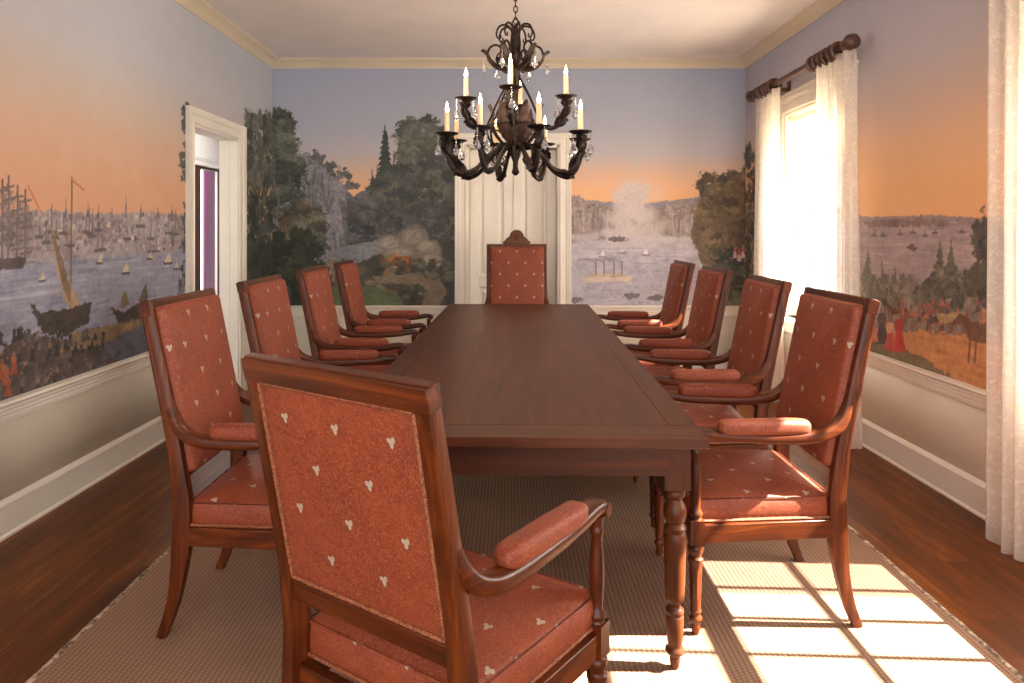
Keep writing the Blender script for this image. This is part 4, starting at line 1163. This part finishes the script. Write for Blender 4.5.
def radial(pts, ang): return [(r * math.cos(ang), r * math.sin(ang), z) for r, z in pts]
def leaf(mb, base, tip, ang, width, bend, curl=.3, notch=5):
    """acanthus leaf in the radial plane at ang: from base (r, z) to tip, bowed outward by bend"""
    nu, nv = 8, 14
    b, t = Vector((base[0], base[1])), Vector((tip[0], tip[1])); d = t - b; n = Vector((d.y, -d.x)).normalized()
    if n.x < 0: n = -n
    for side in (0, 1):
        off = .0016 * side
        def fn(u, v):
            w = width * (math.sin(math.pi * min(1, v * .93 + .05)) ** .7) * (1 + .16 * math.sin(v * notch * 2 * math.pi))
            a = (u - .5) * 2
            p = b + d * v + n * (bend * math.sin(math.pi * v) - curl * width * a * a + (bend * .8 * max(0, v - .8) / .2) + off + .006 * (1 - abs(a)) )
            x = a * w
            return (p.x * math.cos(ang) - x * math.sin(ang), p.x * math.sin(ang) + x * math.cos(ang), p.y)
        mb.grid(nu, nv, fn)

# drooping scrolls of the crown
for k in range(8):
    a = R(45 * k + 12); mb = MB(); z0 = cz(38)
    p = smooth_path([(.012, z0 - .02, 0), (.020, z0 + .035, 0), (.050, z0 + .066, 0), (.088, z0 + .058, 0), (.106, z0 + .020, 0), (.098, z0 - .006, 0), (.082, z0 - .002, 0), (.084, z0 + .014, 0)], 4)
    mb.tube([(q.x * math.cos(a), q.x * math.sin(a), q.y) for q in p], [.0075 - .004 * i / len(p) for i in range(len(p))], 7)
    mb.build('crown_scroll', IRON, ch)
# lyre scrolls with leaves and drops
for k in range(6):
    a = R(60 * k + 5); mb = MB(); z0 = cz(68)
    for g in (1.0, .68):
        p = smooth_path([(.016, z0 + .01, 0), (.06 * g, z0 - .012, 0), (.115 * g, z0 + .005, 0), (.152 * g, z0 + .055 * g, 0), (.140 * g, z0 + .105 * g, 0), (.105 * g, z0 + .122 * g, 0), (.078 * g, z0 + .104 * g, 0), (.082 * g, z0 + .082 * g, 0)], 4)
        mb.tube([(q.x * math.cos(a), q.x * math.sin(a), q.y) for q in p], [.009 * g - .004 * g * i / len(p) for i in range(len(p))], 7)
    leaf(mb, (.05, z0 - .012), (.165, z0 + .112), a, .030, .034)
    leaf(mb, (.020, z0 - .01), (.075, z0 + .10), a + R(30), .026, .02)
    mb.build('lyre_scroll', IRON, ch)
    mb = MB(); M = T((.172 * math.cos(a), .172 * math.sin(a), z0 + .03))
    mb.lathe([(-.066, .001), (-.054, .014), (-.040, .017), (-.018, .008), (-.006, .002), (0, .005), (.006, .005), (.012, .001), (.055, .0012)], 8, M); mb.build('crystal_drop', CRYS, ch, sharp=20)
# cage rods
zc0, zc1, zc2 = cz(76), cz(112), cz(146)
for k in range(6):
    a = R(60 * k + 24); mb = MB()
    p = smooth_path([(.018, zc0, 0), (.085, cz(96), 0), (.142, zc1 - .03, 0), (.168, cz(130), 0), (.150, cz(142), 0), (.10, cz(147), 0), (.03, cz(150), 0)], 5)
    mb.tube([(q.x * math.cos(a), q.x * math.sin(a), q.y) for q in p], .0062, 7); mb.build('cage_rod', IRON, ch)
mb = MB(); mb.tube([(.165 * math.cos(t), .165 * math.sin(t), cz(127)) for t in [2 * math.pi * k / 48 for k in range(48)]], .005, 6, closed=True); mb.build('cage_ring', IRON, ch)
# big leaves about the body
for k in range(6):
    a = R(60 * k - 96 + 30); mb = MB(); leaf(mb, (.070, cz(144)), (.115, cz(103)), a, .040, .040, .3, 8); mb.build('body_leaf', LEAF, ch)
# small scrolls under the body
for k in range(8):
    a = R(45 * k + 40); mb = MB(); z0 = cz(150)
    p = smooth_path([(.016, z0 + .02, 0), (.06, z0 + .032, 0), (.115, z0 + .018, 0), (.135, z0 - .03, 0), (.115, z0 - .07, 0), (.08, z0 - .078, 0), (.062, z0 - .055, 0), (.078, z0 - .038, 0)], 4)
    mb.tube([(q.x * math.cos(a), q.x * math.sin(a), q.y) for q in p], [.0065 - .003 * i / len(p) for i in range(len(p))], 7); mb.build('under_scroll', IRON, ch)
# arms
def arm(rad, zcup, pts, drop=True, h=.155):
    root = MB()
    p = smooth_path([(r, z, 0) for r, z in pts], 6); n = len(p)
    root.tube([(q.x, 0, q.y) for q in p], [.0135 - .004 * abs(i / n - .6) for i in range(n)], 8)
    m_ = len(p) * 3 // 4
    leaf(root, (pts[-3][0] - .01, pts[-3][1] - .008), (rad + .012, zcup - .012), 0, .030, .026)
    leaf(root, (rad - .004, zcup - .075), (rad - .026, zcup - .004), 0, .018, .012)
    for dz, tt in ((.016, .42), (-.014, .5), (.014, .62)):   # leaves wrapped about the bend
        c0 = p[int(n * tt) - 3]; c1 = p[min(n - 1, int(n * tt) + 5)]
        leaf(root, (c0.x, c0.y + dz * .4), (c1.x + .006, c1.y + dz), 0, .021, -.012 if dz > 0 else .014, .5)
    for q in range(6):                                # little calyx of leaves under the cup
        an = 2 * math.pi * q / 6
        root.tube([(rad + .008 * math.cos(an), .008 * math.sin(an), zcup - .052), (rad + .022 * math.cos(an), .022 * math.sin(an), zcup - .030), (rad + .018 * math.cos(an), .018 * math.sin(an), zcup - .012)], [.004, .008, .003], 6)
    o = root.build('arm', IRON, ch)
    M = T((rad, 0, zcup))
    b = MB(); b.lathe([(-.040, .006), (-.020, .010), (-.012, .016), (-.006, .044), (.002, .060), (.006, .0615), (.006, .058), (.000, .044), (-.002, .016), (.014, .015), (.014, .002)], 26, M); b.build('drip_pan', IRON, o)
    c = MB(); c.lathe([(0, .0135), (h * .7, .0130), (h * .74, .0125), (h * .75, .004)], 16, M); c.build('candle', WAX, o)
    f = MB(); f.lathe([(h * .75, .003), (h * .78, .0075), (h * .86, .0095), (h * .94, .0065), (h * 1.02, .0030), (h * 1.10, .0006)], 12, M); f.build('flame_bulb', BULB, o)
    if drop:
        for dx, dz in ((.050, 0), (-.046, .004)):
            g = MB(); Mx = T((rad + dx, .012, zcup - .050 + dz))
            for q in range(4):
                g.lathe([(.0 + q * .012, .001), (.003 + q * .012, .0042), (.008 + q * .012, .0042), (.011 + q * .012, .001)], 6, Mx)
            g.lathe([(-.070, .001), (-.058, .015), (-.046, .0195), (-.026, .012), (-.010, .003), (0, .002)], 8, Mx); g.build('crystal_drop', CRYS, o, sharp=20)
    return o
zL = cz(137)
rL = .378
lower = arm(rL, zL, [(.022, cz(150)), (.075, cz(146)), (.15, cz(156)), (.22, cz(170)), (.29, cz(175.5)), (.345, cz(170)), (.376, cz(158)), (rL + .002, cz(148)), (rL, zL - .03)])
zU = cz(98)
rU = .272
upper = arm(rU, zU, [(.155, cz(127)), (.19, cz(129)), (.228, cz(126)), (.262, cz(119)), (.280, cz(110)), (rU, zU - .03)], True)
for k in range(8):
    o = lower if k == 0 else copy_tree(lower, ch); o.rotation_euler = (0, 0, R(17 + 45 * k))
for k in range(4):
    o = upper if k == 0 else copy_tree(upper, ch); o.rotation_euler = (0, 0, R(-96 + 90 * k))

# the light the candle lamps give
for k in range(6):
    l = bpy.data.lights.new('candle_light', 'POINT'); l.energy = 1.4; l.color = (1.0, .78, .52); l.shadow_soft_size = .03
    o = bpy.data.objects.new('candle_light', l); a = R(17 + 60 * k); o.location = (CX + .40 * math.cos(a), CY + .40 * math.sin(a), zL + .26); COL.objects.link(o)
